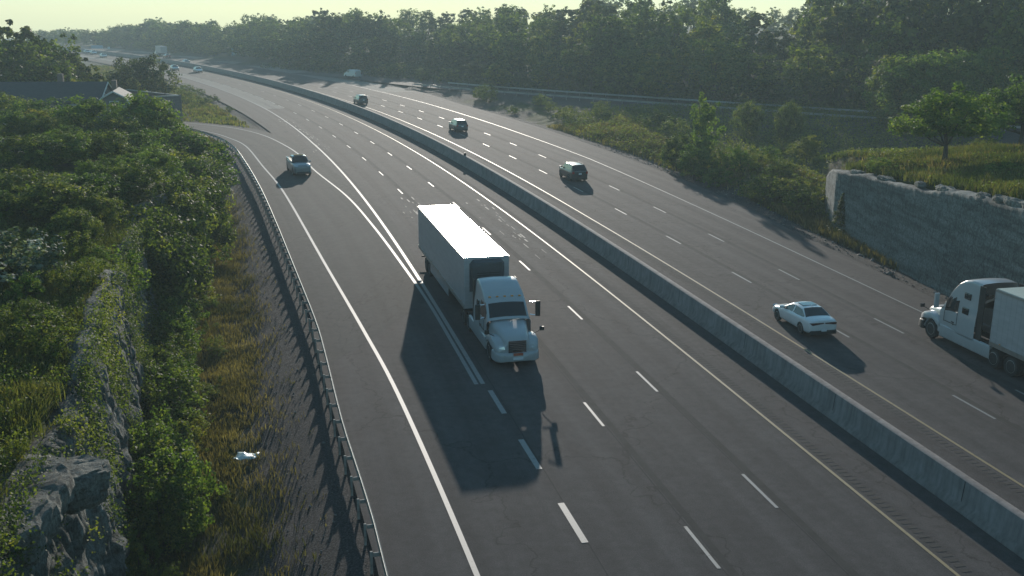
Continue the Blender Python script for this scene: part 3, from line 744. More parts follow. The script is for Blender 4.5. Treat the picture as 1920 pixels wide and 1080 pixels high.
def car(name, spec, body_mat, label, cat, group=None):
    L, W, H = spec['L'], spec['W'], spec['H']
    hood, belt, deck = spec['hood'], spec['belt'], spec['deck']
    xw, xf, xr, xb = spec['xw'], spec['xf'], spec['xr'], spec['xb']      # windshield base, roof front, roof rear, rear glass base
    rw = spec.get('r', .33); fa, ra = spec['fa'], spec['ra']; rwid = spec.get('roofw', W * .33)
    root = empty(name); tag(root, label, cat, group)
    hl = L / 2
    # lower body
    def ztop(x):
        xs_ = [-hl, -hl + .25, xb, xw, hl - .9, hl - .3, hl]; zs_ = [deck - .06, deck, belt + .02 if spec.get('suv') else deck + .03, belt, hood, hood - .10, hood - .28]
        return np.interp(x, xs_, zs_)
    def wid(x):
        t = x / hl; return W / 2 * (1 - .16 * max(0, (t - .55) / .45) ** 2.2 - .10 * max(0, (-t - .6) / .4) ** 2.2)
    def zbot(x):
        t = abs(x) / hl; return .20 + .14 * max(0, (t - .8) / .2) ** 2
    rings = []
    xs = np.concatenate([[-hl, -hl + .06, -hl + .18], np.linspace(-hl + .4, hl - .45, 17), [hl - .22, hl - .08, hl]])
    for x in xs:
        w_, z1, z0 = wid(x), float(ztop(x)), zbot(x)
        endf = 1 - .07 * max(0, (abs(x) - (hl - .12)) / .12)
        w_ *= endf
        zm = z0 + (z1 - z0) * .62
        half = [(w_ * .6, z0), (w_ * .93, z0 + .03), (w_ * .985, z0 + .16), (w_, zm - .1), (w_ * .995, zm + .03), (w_ * .965, z1 - .09), (w_ * .90, z1 - .02), (w_ * .72, z1 + .02), (w_ * .35, z1 + .045)]
        ring = [(x, y, z) for y, z in half] + [(x, 0, z1 + .05)] + [(x, -y, z) for y, z in half[::-1]] + [(x, 0, z0)]
        rings.append(ring)
    me = MB().loft(rings).mesh('body', body_mat)
    me = subsurf(me, 1)
    cut = MB()
    for ax in (fa, ra):
        for sg in (-1, 1):
            cut.lathe([(rw * 1.14, -.30), (rw * 1.14, .30)], c=(ax, sg * (W / 2 - .05), rw + .01), n=28)
    me = boolean_cut(me, cut.mesh('cut'), 'body')
    # greenhouse grid with faces sorted into body and panes
    zr = H
    def zg(x):
        return float(np.interp(x, [xb - .01, xb, xr, (xr + xf) / 2, xf, xw, xw + .01], [belt, belt + .01, zr - .04, zr, zr - .03, belt + .01, belt]))
    gx_ = sorted(set(list(np.linspace(xb, xr, 6)) + list(np.linspace(xr, xf, 9)) + list(np.linspace(xf, xw, 6)) + [spec['bp'] - .04, spec['bp'] + .04] + ([spec['cp'] - .04, spec['cp'] + .04] if 'cp' in spec else [])))
    G = []
    for x in gx_:
        zt = zg(x); wb = wid(x) * .93; z0 = belt - .04
        fr = (zt - z0) / (zr - z0); wt = wb - (wb - rwid * 1.0) * fr
        half = []
        for k in range(6): h = k / 5; half.append((wb + (wt - wb) * h * .93, z0 + (zt - z0 - .06 * fr) * h))
        for k in (1, 2, 3): a = k / 3 * math.pi / 2; half.append((wt * .965 - .05 * fr * (1 - math.cos(a)) - 0.0, zt - .06 * fr + .06 * fr * math.sin(a)))
        xin = half[-1][0]
        tops = [(xin * (1 - k / 4), zt + .035 * (1 - (1 - k / 4) ** 2)) for k in range(1, 5)]
        h2 = half + tops
        G.append([(x, y, z) for y, z in h2] + [(x, -y, z) for y, z in h2[:-1][::-1]])
    m = len(G[0]); parts = {'body': MB(), 'windshield': MB(), 'rear_window': MB(), 'side_window_l': MB(), 'side_window_r': MB()}
    for i in range(len(G) - 1):
        xm = (gx_[i] + gx_[i + 1]) / 2
        for j in range(m - 1):
            top = 8 <= j < m - 9
            sid = 1 <= j < 5 or m - 6 <= j < m - 2
            k = 'body'
            if top and xf - .01 < xm and xm < xw: k = 'windshield'
            elif top and xm < xr and not spec.get('bed'): k = 'rear_window' if xm > xb else 'body'
            elif top and xm < xr: k = 'rear_window'
            elif sid and xb + .06 + (xr - xb) * .35 < xm < xw - (xw - xf) * .22 and abs(xm - spec['bp']) > .045 and ('cp' not in spec or abs(xm - spec['cp']) > .045):
                k = 'side_window_l' if j < m / 2 else 'side_window_r'
            q = parts[k]; q.add([G[i][j], G[i][j + 1], G[i + 1][j + 1], G[i + 1][j]], [(0, 1, 2, 3)])
    bo = link('body', me, None, root)
    def weld(mbx, nm, mat, par):
        me_ = bpy.data.meshes.new(nm); me_.from_pydata(mbx.v, [], mbx.f); bm = bmesh.new(); bm.from_mesh(me_)
        bmesh.ops.remove_doubles(bm, verts=bm.verts, dist=.0005); bmesh.ops.recalc_face_normals(bm, faces=bm.faces); bm.to_mesh(me_); bm.free()
        me_.materials.append(mat); me_.polygons.foreach_set('use_smooth', [True] * len(me_.polygons)); me_.set_sharp_from_angle(angle=rad(35))
        return link(nm, me_, None, par)
    weld(parts['body'], 'roof', spec.get('roofmat', body_mat), root)
    weld(parts['windshield'], 'windshield', MT['glass'], root); weld(parts['rear_window'], 'rear_window', MT['glass'], root)
    weld(parts['side_window_l'], 'side_window', MT['glass'], root); weld(parts['side_window_r'], 'side_window', MT['glass'], root)
    for ax in (fa, ra):
        for sg in (-1, 1): wheel(root, ax, sg * (W / 2 - .125), rw, .22)
    # dark floor closing the wheel wells
    MB().box((0, 0, .42), (L - 1.0, W - .62, .42)).build('underbody', MT['under'], root)
    # lights
    zh = hood - .22; zt_ = deck - .17
    for sg in (-1, 1):
        xh = hl - .10
        patch('headlight', [(xh + .06, sg * W * .25, zh - .02), (xh - .10, sg * W * .435, zh + .02), (xh - .14, sg * W * .435, zh + .12), (xh + .02, sg * W * .25, zh + .10)][::sg], .03, MT['lens'], root)
        mp = MB().box((xw - .22, sg * (W / 2 + .07), belt + .09), (.14, .22, .15)).box((xw - .2, sg * (W / 2 - .06), belt + .03), (.06, .1, .05))
        mp.build('mirror', body_mat, root, bevel=.02)
        if spec.get('bar'):
            patch('taillight', [(-hl - .012, sg * W * .02, zt_ + .05), (-hl - .0, sg * W * .40, zt_ + .06), (-hl + .14, sg * W * .462, zt_ + .02), (-hl + .01, sg * W * .39, zt_ - .09), (-hl - .012, sg * W * .02, zt_ - .0)][::sg], .02, MT['darkred'], root)
        else:
            patch('taillight', [(-hl - .01, sg * W * .34, zt_ - .12), (-hl + .06, sg * W * .455, zt_ - .12), (-hl + .06, sg * W * .455, zt_ + .13), (-hl - .01, sg * W * .34, zt_ + .13)][::sg], .02, MT['red'], root)
    MB().box((-hl + .10, 0, .34), (.26, W * .86, .24)).build('rear_bumper', MT['blacktrim'], root, bevel=.05)
    MB().box((hl - .09, 0, .38), (.16, W * .62, .26)).build('grille', MT['blacktrim'], root, bevel=.04)
    zp = spec.get('platez', .62)
    MB().box((-hl - .02, 0, zp - (.16 if spec.get('bar') else 0)), (.02, .32, .16)).build('number_plate', MT['plate'], root)
    if spec.get('rack'):
        for sg in (-1, 1): MB().tube([(xr + .1, sg * rwid * .93, H + .02), (xr + .2, sg * rwid * .93, H + .07), (xf - .2, sg * rwid * .93, H + .07), (xf - .1, sg * rwid * .93, H + .02)], .02).build('roof_rail', MT['blacktrim'], root)
    if spec.get('sunroof'):
        MB().box((xf - .55, 0, H + .026), (.62, rwid * 1.45, .02)).build('sunroof', MT['glass'], root, bevel=.008)
        MB().box((xr + .1, 0, H + .05), (.16, .03, .07)).build('antenna', body_mat, root, bevel=.01)
    if spec.get('bed'):
        x0, x1 = -hl + .08, xb - .12
        b_ = MB(); zc = deck + .03
        b_.box(((x0 + x1) / 2, W * .425, zc + .05), (x1 - x0, .1, .14)).box(((x0 + x1) / 2, -W * .425, zc + .05), (x1 - x0, .1, .14)).box((x0, 0, zc + .05), (.08, W * .8, .14))
        b_.build('bed_rail', body_mat, root, bevel=.015)
        MB().box(((x0 + x1) / 2, 0, zc + .06), (x1 - x0 - .1, W * .74, .06)).build('bed_cover', MT['blacktrim'], root, bevel=.01)
    return root
def place(o, x, y, a, z=0.0): o.location = (x, y, z); o.rotation_euler = (0, 0, a); return o

white = paint('white_car_paint', (.72, .73, .73), .2)
silver = paint('silver_car_paint', (.42, .45, .46), .3)
black = paint('dark_car_paint', (.022, .025, .03), .25)
blue = paint('dark_blue_car_paint', (.035, .06, .075), .3)
redp = paint('red_car_paint', (.30, .035, .03), .3)
SED = dict(L=4.68, W=1.82, H=1.42, hood=.86, belt=.93, deck=1.02, xw=.98, xf=.18, xr=-.98, xb=-1.78, fa=1.42, ra=-1.32, bp=-.22, bar=True, sunroof=True, roofw=.60)
SUV = dict(L=4.72, W=1.90, H=1.74, hood=1.06, belt=1.12, deck=1.14, xw=1.15, xf=.45, xr=-1.75, xb=-2.25, fa=1.45, ra=-1.38, bp=-.05, cp=-1.1, suv=True, rack=True, r=.37, roofw=.68, platez=.85)
PIC = dict(L=5.85, W=2.02, H=1.93, hood=1.28, belt=1.28, deck=1.30, xw=1.35, xf=.72, xr=-.62, xb=-.82, fa=1.95, ra=-1.75, bp=.15, r=.41, bed=True, roofw=.76, platez=.7)
HAT = dict(L=4.3, W=1.80, H=1.50, hood=.92, belt=.98, deck=1.02, xw=1.05, xf=.3, xr=-1.35, xb=-1.95, fa=1.3, ra=-1.3, bp=-.15, roofw=.62)

D = lambda s: head(s)
# white sedan
sx, sy = 16.65, 56.75
s0, o0 = SO(sx, sy)
place(car('sedan', SED, white, 'white sedan with dark rear window and sunroof driving away in the lane beside the median', 'car'), sx, sy, D(s0[0]))
s0, o0 = SO(6.7, 110.2)
place(car('sport_utility_vehicle', SUV, black, 'dark utility vehicle with roof rails driving away up the middle outbound lane', 'car'), 6.45, 110.4, D(s0[0]))
s0, o0 = SO(-8.1, 155.5)
place(car('sport_utility_vehicle', SUV, blue, 'dark utility vehicle with sun glinting off its roof far up the outbound side', 'car'), -8.2, 155.7, D(s0[0]))
s0, o0 = SO(-29, 200.5)
place(car('sport_utility_vehicle', SUV, blue, 'small distant dark vehicle driving away close beside the median barrier', 'car'), -29.2, 200.6, D(s0[0]))
pk = place(car('pickup_truck', PIC, paint('grey_truck_paint', (.20, .23, .24), .3), 'grey pickup truck coming down the curved off-ramp on the left', 'pickup truck'), -23.6, 113.6, math.atan2(-15.0, 5.6))
MB().box((.2, 0, 1.99), (.26, 1.0, .10)).build('roof_beacon', MT['amber'], pk, bevel=.03)
# far traffic
s0, _q = SO(-89.5, 299.5); place(car('hatchback', HAT, white, 'white car with its shadow beside it, nearer of the two cars on the far bend', 'car'), -89.5, 299.5, D(s0[0]) + math.pi)
s0, _q = SO(-99.3, 309.5); place(car('hatchback', HAT, silver, 'silver car half behind the round dark tree, behind a white one', 'car'), -99.3, 309.5, D(s0[0]) + math.pi)
s0, _q = SO(-107.2, 346); place(car('sedan', {**SED, 'sunroof': False}, silver, 'grey car driving away on the outbound side at the far bend above the median', 'car'), -107.2, 346, D(s0[0]))
s0, _q = SO(-126.5, 386.5); place(car('hatchback', HAT, redp, 'tiny red car following a white box truck at the far end of the outbound lanes', 'car'), -126.5, 386.5, D(s0[0]))
s0, _q = SO(-150.4, 388.5); place(car('hatchback', HAT, white, 'tiny white car seen left of the round dark tree, nearest the pale shoulder', 'car'), -150.4, 388.5, D(s0[0]) + math.pi)
s0, _q = SO(-161.5, 413); place(car('hatchback', HAT, white, 'farthest white car arriving on the distant highway behind the left trees', 'car'), -164.5, 415, D(s0[0]) + math.pi)
s0, _q = SO(-169, 424); place(car('sedan', {**SED, 'sunroof': False}, silver, 'farthest silver car directly behind a white one at the vanishing highway', 'car'), -170.5, 424, D(s0[0]) + math.pi)

# ---- heavy trucks
def rrect(x, wb, wt, z0, z1, r, n=4):
    """ring with rounded corners, narrower on top"""
    pts = []
    def arc(cx, cz, a0):
        for k in range(n + 1):
            a = a0 + math.pi / 2 * k / n; pts.append((x, cx + r * math.cos(a), cz + r * math.sin(a)))
    rb = min(r, .08)
    pts += [(x, 0, z0), (x, wb - rb, z0), (x, wb, z0 + rb)]
    arc(wt - r, z1 - r, 0)
    pts.append((x, 0, z1 + .02))
    arc(-(wt - r), z1 - r, math.pi / 2)
    pts += [(x, -wb, z0 + rb), (x, -wb + rb, z0)]
    return pts

trkw = paint('white_truck_paint', (.43, .45, .46), .45, .4, .6)
trlw, t, b = new_mat('white_trailer_side')
g = objc(t)
n1 = noise(t, mapping(t, g, (.5, .5, 2.5)), 1.5, 6, .7)
wv = N(t, 'ShaderNodeTexWave', wave_type='BANDS', bands_direction='X'); wv.inputs['Scale'].default_value = .82; t.links.new(g, wv.inputs['Vector'])
seam = ramp(t, wv.outputs['Fac'], [(.0, (.78,) * 3), (.03, (1,) * 3)])
c = mixc(t, ramp(t, n1, [(.3, (.36, .34, .345)), (.7, (.48, .46, .46))]), seam, 1, 'MULTIPLY')
t.links.new(c, b.inputs['Base Color']); b.inputs['Roughness'].default_value = .45; b.inputs['Coat Weight'].default_value = .2
MT['trailer'] = trlw
rfm, t, b = new_mat('bright_trailer_roof')
n1 = noise(t, objc(t), .8, 4); t.links.new(ramp(t, n1, [(.3, (.26,) * 3), (.7, (.34,) * 3)]), b.inputs['Roughness'])
b.inputs['Base Color'].default_value = (.86, .86, .84, 1); b.inputs['Metallic'].default_value = .9
MT['roof'] = rfm
MT['roofdull'] = simple('painted_trailer_roof', (.52, .58, .50), .5, var=.08)

def tractor(root, style):
    sleep_end = -4.75; HM = trkw
    # hood + fenders (closed loft with wheel wells cut)
    rings = []
    for x, wb, wt, z0, z1, r in ((.02, .86, .52, .78, 1.30, .12), (-.06, 1.02, .60, .60, 1.45, .20), (-.35, 1.16, .70, .48, 1.60, .26), (-.9, 1.22, .80, .45, 1.72, .30), (-1.5, 1.22, .92, .50, 1.82, .30), (-1.95, 1.20, 1.0, .55, 1.90, .26)):
        rg = rrect(x, wb, wt, z0, z1, r); 
        # flare the shoulder into a fender: push the points below the arc
        rings.append(rg)
    me = MB().loft(rings).mesh('hood', HM)
    cut = MB()
    for sg in (-1, 1): cut.lathe([(.62, -.32), (.62, .32)], c=(-1.18, sg * 1.10, .52), n=32)
    me = boolean_cut(me, cut.mesh('cut'), 'hood'); link('hood', me, None, root)
    # fender tops
    for sg in (-1, 1):
        rg = []
        for x, z, yo, yi in ((.0, .95, .98, .55), (-.12, 1.16, 1.12, .60), (-.45, 1.34, 1.21, .66), (-.95, 1.42, 1.23, .74), (-1.5, 1.36, 1.23, .80), (-1.85, 1.2, 1.22, .9)):
            rg.append([(x, sg * yi, z - .35), (x, sg * yo, z - .35), (x, sg * yo, z - .12), (x, sg * (yo - .06), z - .03), (x, sg * (yo - .2), z), (x, sg * yi, z + .04)])
        m_ = MB(); m_.loft(rg); me = m_.mesh('fender', HM)
        c2 = MB().lathe([(.62, -.4), (.62, .4)], c=(-1.18, sg * 1.10, .52), n=32).mesh('c')
        link('fender', boolean_cut(me, c2, 'fender'), None, root)
        patch('headlight', [(.03, sg * .62, .93), (-.10, sg * 1.03, .98), (-.24, sg * 1.10, 1.16), (-.02, sg * .66, 1.10)][::sg], .03, MT['lens'], root)
        # hood mirror
        m_ = MB().tube([(-.75, sg * 1.02, 1.45), (-.62, sg * 1.28, 1.62), (-.6, sg * 1.40, 1.72)], .02, 6).box((-.6, sg * 1.44, 1.74), (.10, .22, .2)); m_.build('hood_mirror', MT['blacktrim'], root)
        # main mirror
        e = MB().tube([(-2.15, sg * 1.22, 2.05), (-2.0, sg * 1.52, 2.02)], .03, 6).tube([(-2.2, sg * 1.22, 2.72), (-2.0, sg * 1.52, 2.76)], .03, 6).build('mirror_arm', MT['chrome' if style == 0 else 'blacktrim'], root)
        MB().box((-1.98, sg * 1.60, 2.40), (.14, .26, .82)).build('mirror', trkw if style == 1 else MT['blacktrim'], root, bevel=.04)
    gr = MB().box((.035, 0, 1.07), (.05, .92, .62)).build('grille', MT['blacktrim'], root, bevel=.03)
    m_ = MB()
    for i in range(6): m_.box((.07, 0, .83 + i * .095), (.03, .86, .028))
    m_.box((.068, 0, .78), (.04, .94, .03)).box((.068, 0, 1.375), (.04, .94, .03))
    m_.build('grille_bars', MT['chrome'], gr)
    rg = [rrect(x, w1, w2, z0, z1, .1) for x, w1, w2, z0, z1 in ((.22, .70, .66, .36, .68), (.17, .98, .94, .32, .72), (.02, 1.14, 1.10, .30, .78), (-.30, 1.22, 1.20, .30, .86), (-.52, 1.23, 1.22, .34, .86))]
    bm_ = MB().loft(rg).build('bumper', trkw if style == 0 else MT['blacktrim'], root, smooth=35)
    MB().box((.235, 0, .50), (.02, .52, .13)).build('number_plate', MT['plate'], root)
    if style == 0: MB().box((.24, 0, .72), (.03, .5, .14)).build('banner', simple('orange_red_banner', (.45, .10, .05), .5), root)
    # cab and sleeper
    xs = [-1.80, -1.9, -2.0, -2.15, -2.3, -2.42, -2.50, -2.62, -3.0, -3.28, -3.34, -3.6, -3.85, -4.0, -4.3, -4.55, sleep_end]
    zt = lambda x: float(np.interp(-x, [1.80, 2.45, 2.6, 3.2, 3.9, 4.3, 4.75], [1.93, 2.72, 2.82, 3.16, 3.42, 3.50, 3.47])) if style == 0 else float(np.interp(-x, [1.80, 2.35, 2.5, 2.9, 3.4, 4.1, 4.75], [1.93, 2.80, 3.10, 3.55, 3.85, 4.0, 3.95]))
    G = []; ngr = []
    for x in xs:
        z1 = zt(x); wb = 1.18 + .05 * sm(-2.4, -3.2, x); z0 = .92
        wb = float(wb); wt = wb - .10 - .08 * float(sm(2.5, 3.4 if style == 0 else 3.9, z1))
        half = [(wb, z) for z in (z0, 1.3, 1.80)]
        zz = [1.80 + (z1 - .16 - 1.80) * k / 8 for k in range(1, 9)] if z1 > 2.0 else [1.80 + .004 * k for k in range(1, 9)]
        half += [(wb - (wb - wt) * (z - 1.8) / max(.2, z1 - 1.8), z) for z in zz]
        y0, zq = half[-1]
        rr_ = min(.16, z1 - zq)
        for k in (1, 2, 3): a = k / 3 * math.pi / 2; half.append((y0 - .14 * (1 - math.cos(a)), zq + rr_ * math.sin(a)))
        yi = half[-1][0]
        tops = [(yi * (1 - k / 4), z1 + .05 * (1 - (1 - k / 4) ** 2)) for k in range(1, 5)]
        h2 = half + tops; ngr = len(half)
        G.append([(x, y, z) for y, z in h2] + [(x, -y, z) for y, z in h2[:-1][::-1]])
    P_ = {k: MB() for k in ('cab', 'windshield', 'wl', 'wr', 'sl', 'sr')}
    m = len(G[0])
    for i in range(len(xs) - 1):
        xm = (xs[i] + xs[i + 1]) / 2
        for j in range(m - 1):
            c = [G[i][j], G[i][j + 1], G[i + 1][j + 1], G[i + 1][j]]; zm = sum(p[2] for p in c) / 4; ym = sum(p[1] for p in c) / 4
            k = 'cab'; wtop = 2.42 if style == 0 else 2.35
            if ngr - 1 <= j < m - ngr and -wtop < xm < -1.85: k = 'windshield'
            elif j < 11 or j >= m - 12:
                jj = j if j < m / 2 else m - 2 - j
                if 1.92 < zm < 2.68 and -3.28 < xm < -2.2 and jj >= 3: k = 'wl' if ym > 0 else 'wr'
            P_[k].add(c, [(0, 1, 2, 3)])
    for nm, key, mt in (('cab', 'cab', trkw), ('windshield', 'windshield', MT['glass']), ('side_window', 'wl', MT['glass']), ('side_window', 'wr', MT['glass'])):
        if not P_[key].v: continue
        me_ = bpy.data.meshes.new(nm); me_.from_pydata(P_[key].v, [], P_[key].f); bm = bmesh.new(); bm.from_mesh(me_)
        bmesh.ops.remove_doubles(bm, verts=bm.verts, dist=.0005)
        if key == 'cab': bmesh.ops.holes_fill(bm, edges=[e for e in bm.edges if e.is_boundary and all(abs(v.co.x - sleep_end) < .01 for v in e.verts)], sides=60)
        bmesh.ops.recalc_face_normals(bm, faces=bm.faces); bm.to_mesh(me_); bm.free()
        me_.materials.append(mt); me_.polygons.foreach_set('use_smooth', [True] * len(me_.polygons)); me_.set_sharp_from_angle(angle=rad(30)); link(nm, me_, None, root)
    # cab interior block so that the panes have something dark behind them
    # sleeper windows
    for sg in (-1, 1):
        for (xa, xb_, z0, z1) in (((-3.62, -4.12, 2.12, 2.48), (-3.62, -4.12, 2.92, 3.26)) if style == 1 else ((-3.6, -4.0, 2.2, 2.55),)):
            yy = 1.185 if z0 < 2.8 else 1.135
            MB().box(((xa + xb_) / 2, sg * yy, (z0 + z1) / 2), (xa - xb_ if xa > xb_ else xb_ - xa, .10, z1 - z0)).build('sleeper_window', MT['glass'], root, bevel=.04)
        # door seam, steps and side fairing
        MB().box((-2.75, sg * 1.238, 1.35), (1.05, .012, .03)).box((-3.30, sg * 1.236, 2.0), (.02, .012, 1.3)).box((-2.24, sg * 1.234, 1.6), (.02, .012, .6)).build('door_seam', MT['under'], root)
        rg = [rrect(x, .09, .09, .36, 1.06, .06) for x in (-1.98, -2.2, -5.9, -6.05)]
        m_ = MB().loft([[(p[0], p[1] + sg * 1.14, p[2]) for p in r_] for r_ in rg]); m_.build('side_fairing', trkw, root, smooth=35)
        MB().tube([(-3.05, sg * 1.25, 1.3), (-3.05, sg * 1.26, 1.38)], .02, 6).box((-3.0, sg * 1.25, 1.44), (.2, .03, .05)).build('door_handle', MT['blacktrim'], root)
        # side extender behind the sleeper
        MB().box((-4.98, sg * 1.15, 2.45 if style else 2.2), (.46, .05, 2.9 if style else 2.35)).build('side_extender', MT['blacktrim'], root, bevel=.015)
        wheel(root, -1.18, sg * 1.06, .52, .30, 8)
        for ax in (-6.35, -7.65):
            wheel(root, ax, sg * 1.06, .51, .28, 8); wheel(root, ax, sg * .74, .51, .28, 8)
        m_ = MB()
        for ax in (-6.35, -7.65):
            m_.loft([[(ax + (.60) * math.cos(a), sg * .55, .51 + .60 * math.sin(a)), (ax + .6 * math.cos(a), sg * 1.22, .51 + .6 * math.sin(a)), (ax + .63 * math.cos(a), sg * 1.22, .51 + .63 * math.sin(a)), (ax + .63 * math.cos(a), sg * .55, .51 + .63 * math.sin(a))] for a in np.linspace(.5, 2.6, 9)])
        m_.build('mudguard', MT['blacktrim'], root)
    MB().box((-4.6, .42, .82), (7.2, .1, .26)).box((-4.6, -.42, .82), (7.2, .1, .26)).box((-5.9, 0, 1.0), (1.6, 1.9, .06)).build('frame', MT['under'], root)
    for i in range(5):
        zx = -2.72 if style == 0 else -2.62; MB().box((zx, -.8 + .4 * i, zt(zx) + .075), (.10, .12, .05)).build('marker_lamp', MT['amber'], root)

def trailer(root, x0, L, reefer, roofmat, writing=False):
    x1 = x0 - L; hz0, hz1 = 1.15, 4.08; hw = 1.29
    MB().box(((x0 + x1) / 2, 0, (hz0 + hz1) / 2), (L, 2 * hw, hz1 - hz0)).build('trailer_body', MT['trailer'], root, bevel=.02)
    MB().box(((x0 + x1) / 2, 0, hz1 + .016), (L - .06, 2 * hw - .06, .024)).build('trailer_roof', roofmat, root)
    for sg in (-1, 1):
        MB().box(((x0 + x1) / 2, sg * (hw + .012), hz0 + .10), (L - .02, .03, .22)).build('bottom_rail', MT['steel'], root)
        MB().box(((x0 + x1) / 2, sg * (hw + .010), hz1 - .06), (L - .02, .025, .11)).build('top_rail', MT['steel'], root)
        MB().box((x0 - 8.6, sg * (hw - .10), .78), (6.4, .03, .68)).build('side_skirt', MT['trailer'], root, bevel=.01)
        for ax in (x1 + 2.6, x1 + 3.85):
            wheel(root, ax, sg * 1.08, .51, .27, 8); wheel(root, ax, sg * .77, .51, .27, 8)
        MB().box((x0 - 2.6, sg * .85, .62), (.12, .12, 1.0)).box((x0 - 2.6, sg * .85, .1), (.28, .28, .06)).build('landing_leg', MT['under'], root)
        MB().box((x1 + .12, sg * 1.05, 1.05), (.06, .34, .12)).build('taillight', MT['red'], root)
        m_ = MB()
        for k in range(7): m_.box((x0 - .8 - k * (L - 1.6) / 6, sg * (hw + .032), hz0 + .26), (.12, .012, .04))
        m_.build('marker_lamps', MT['amber'], root)
    MB().box((x1 + 3.2, 0, .80), (3.0, 1.2, .30)).box((x1 + .3, 0, .55), (.1, 2.3, .1)).box((x1 + .3, .5, .8), (.08, .08, .5)).box((x1 + .3, -.5, .8), (.08, .08, .5)).build('undercarriage', MT['under'], root)
    if reefer:
        r_ = MB().loft([[(x0 + .02, -1.0, 2.15), (x0 + .02, 1.0, 2.15), (x0 + .02, 1.0, 3.75), (x0 + .02, .8, 3.98), (x0 + .02, -.8, 3.98), (x0 + .02, -1.0, 3.75)], [(x0 + .42, -.80, 2.25), (x0 + .42, .80, 2.25), (x0 + .42, .9, 3.6), (x0 + .36, .78, 3.86), (x0 + .36, -.78, 3.86), (x0 + .42, -.9, 3.6)]])
        u = r_.build('refrigeration_unit', simple('dark_unit', (.07, .07, .075), .5), root, bevel=.02)
        m_ = MB()
        for k in range(7): m_.box((x0 + .43, 0, 2.5 + k * .13), (.02, 1.3, .03))
        m_.build('vent_slats', MT['under'], u)
    if writing:
        m_ = MB()
        random.seed(3)
        for k in range(9):       # faded fleet lettering too blurred to read: short strokes
            xx = x0 - 3.1 - k * .16; m_.box((xx, hw + .030, 1.62), (.03, .006, .16)); m_.box((xx - .05, hw + .030, 1.69), (.08, .006, .03))
        m_.build('lettering', simple('faded_lettering', (.22, .24, .25), .6), root)

fx, fy = .245, -.9695
hd = math.atan2(fy, fx)
tr = empty('semi_truck'); tag(tr, 'white semi truck with sunlit trailer roof coming towards the camera in the near carriageway', 'truck')
tractor(tr, 0); trailer(tr, -6.95, 16.15, True, MT['roof'])
# trailer front centre at (-1.45, 56.2) -> bumper
place(tr, -1.42 + fx * 6.95, 56.25 + fy * 6.95, hd)
s0, o0 = SO(23.6, 55.0)
t2 = empty('semi_truck'); tag(t2, 'white semi truck with tall sleeper cab entering at the right edge of the photo', 'truck')
tractor(t2, 1); trailer(t2, -6.05, 16.15, False, MT['roofdull'], True)
place(t2, 24.05, 56.15, D(s0[0]))
# far box truck and the white van on the on-ramp
def boxtruck(label, x, y, a):
    r_ = empty('box_truck'); tag(r_, label, 'truck')
    MB().box((-2.2, 0, 2.25), (6.4, 2.4, 2.6)).build('cargo_box', MT['trailer'], r_, bevel=.03)
    MB().loft([rrect(x_, 1.05, w_, .5, z_, .15) for x_, w_, z_ in ((3.2, .85, 1.15), (3.0, .95, 1.35), (2.3, .95, 1.5), (1.9, .88, 2.2), (1.1, .88, 2.25))]).build('cab', white, r_, smooth=40)
    patch('windshield', [(2.33, -.8, 1.53), (2.33, .8, 1.53), (1.96, .74, 2.12), (1.96, -.74, 2.12)], .02, MT['glass'], r_)
    MB().box((-2.0, 0, .75), (7.0, .9, .3)).build('frame', MT['under'], r_)
    for sg in (-1, 1):
        wheel(r_, 2.2, sg * .95, .42, .25); wheel(r_, -3.3, sg * 1.0, .42, .3)
        MB().box((-5.42, sg * .9, 1.05), (.05, .2, .12)).build('taillight', MT['red'], r_)
    place(r_, x, y, a); return r_
s0, _q = SO(-136.5, 409); boxtruck('white box truck at the far end of the outbound lanes beside the round dark tree', -136.5, 409.0, D(s0[0]))
def van(label, x, y, a, z):
    r_ = empty('van'); tag(r_, label, 'van')
    MB().loft([rrect(x_, 1.0, w_, .32, z_, .2) for x_, w_, z_ in ((2.7, .8, .95), (2.5, .9, 1.1), (1.9, .92, 1.25), (1.1, .82, 1.9), (.6, .82, 2.0), (-2.5, .82, 2.0), (-2.7, .82, 1.9))]).build('body', silver, r_, smooth=40)
    patch('windshield', [(1.84, -.78, 1.35), (1.84, .78, 1.35), (1.17, .70, 2.1), (1.17, -.70, 2.1)], .02, MT['glass'], r_)
    for sg in (-1, 1):
        patch('side_window', [(1.3, sg * .995, 1.35), (.2, sg * .995, 1.35), (.2, sg * .90, 1.95), (1.0, sg * .90, 1.95)], .012, MT['glass'], r_)
        wheel(r_, 1.75, sg * .90, .34, .22); wheel(r_, -1.75, sg * .90, .34, .22)
        MB().box((-2.7, sg * .85, 1.2), (.04, .12, .5)).build('taillight', MT['red'], r_)
    place(r_, x, y, a, z); return r_
van('pale van half hidden at the mouth of the on-ramp on the far side', -42.3, 277.5, math.atan2(26, -24), .2)

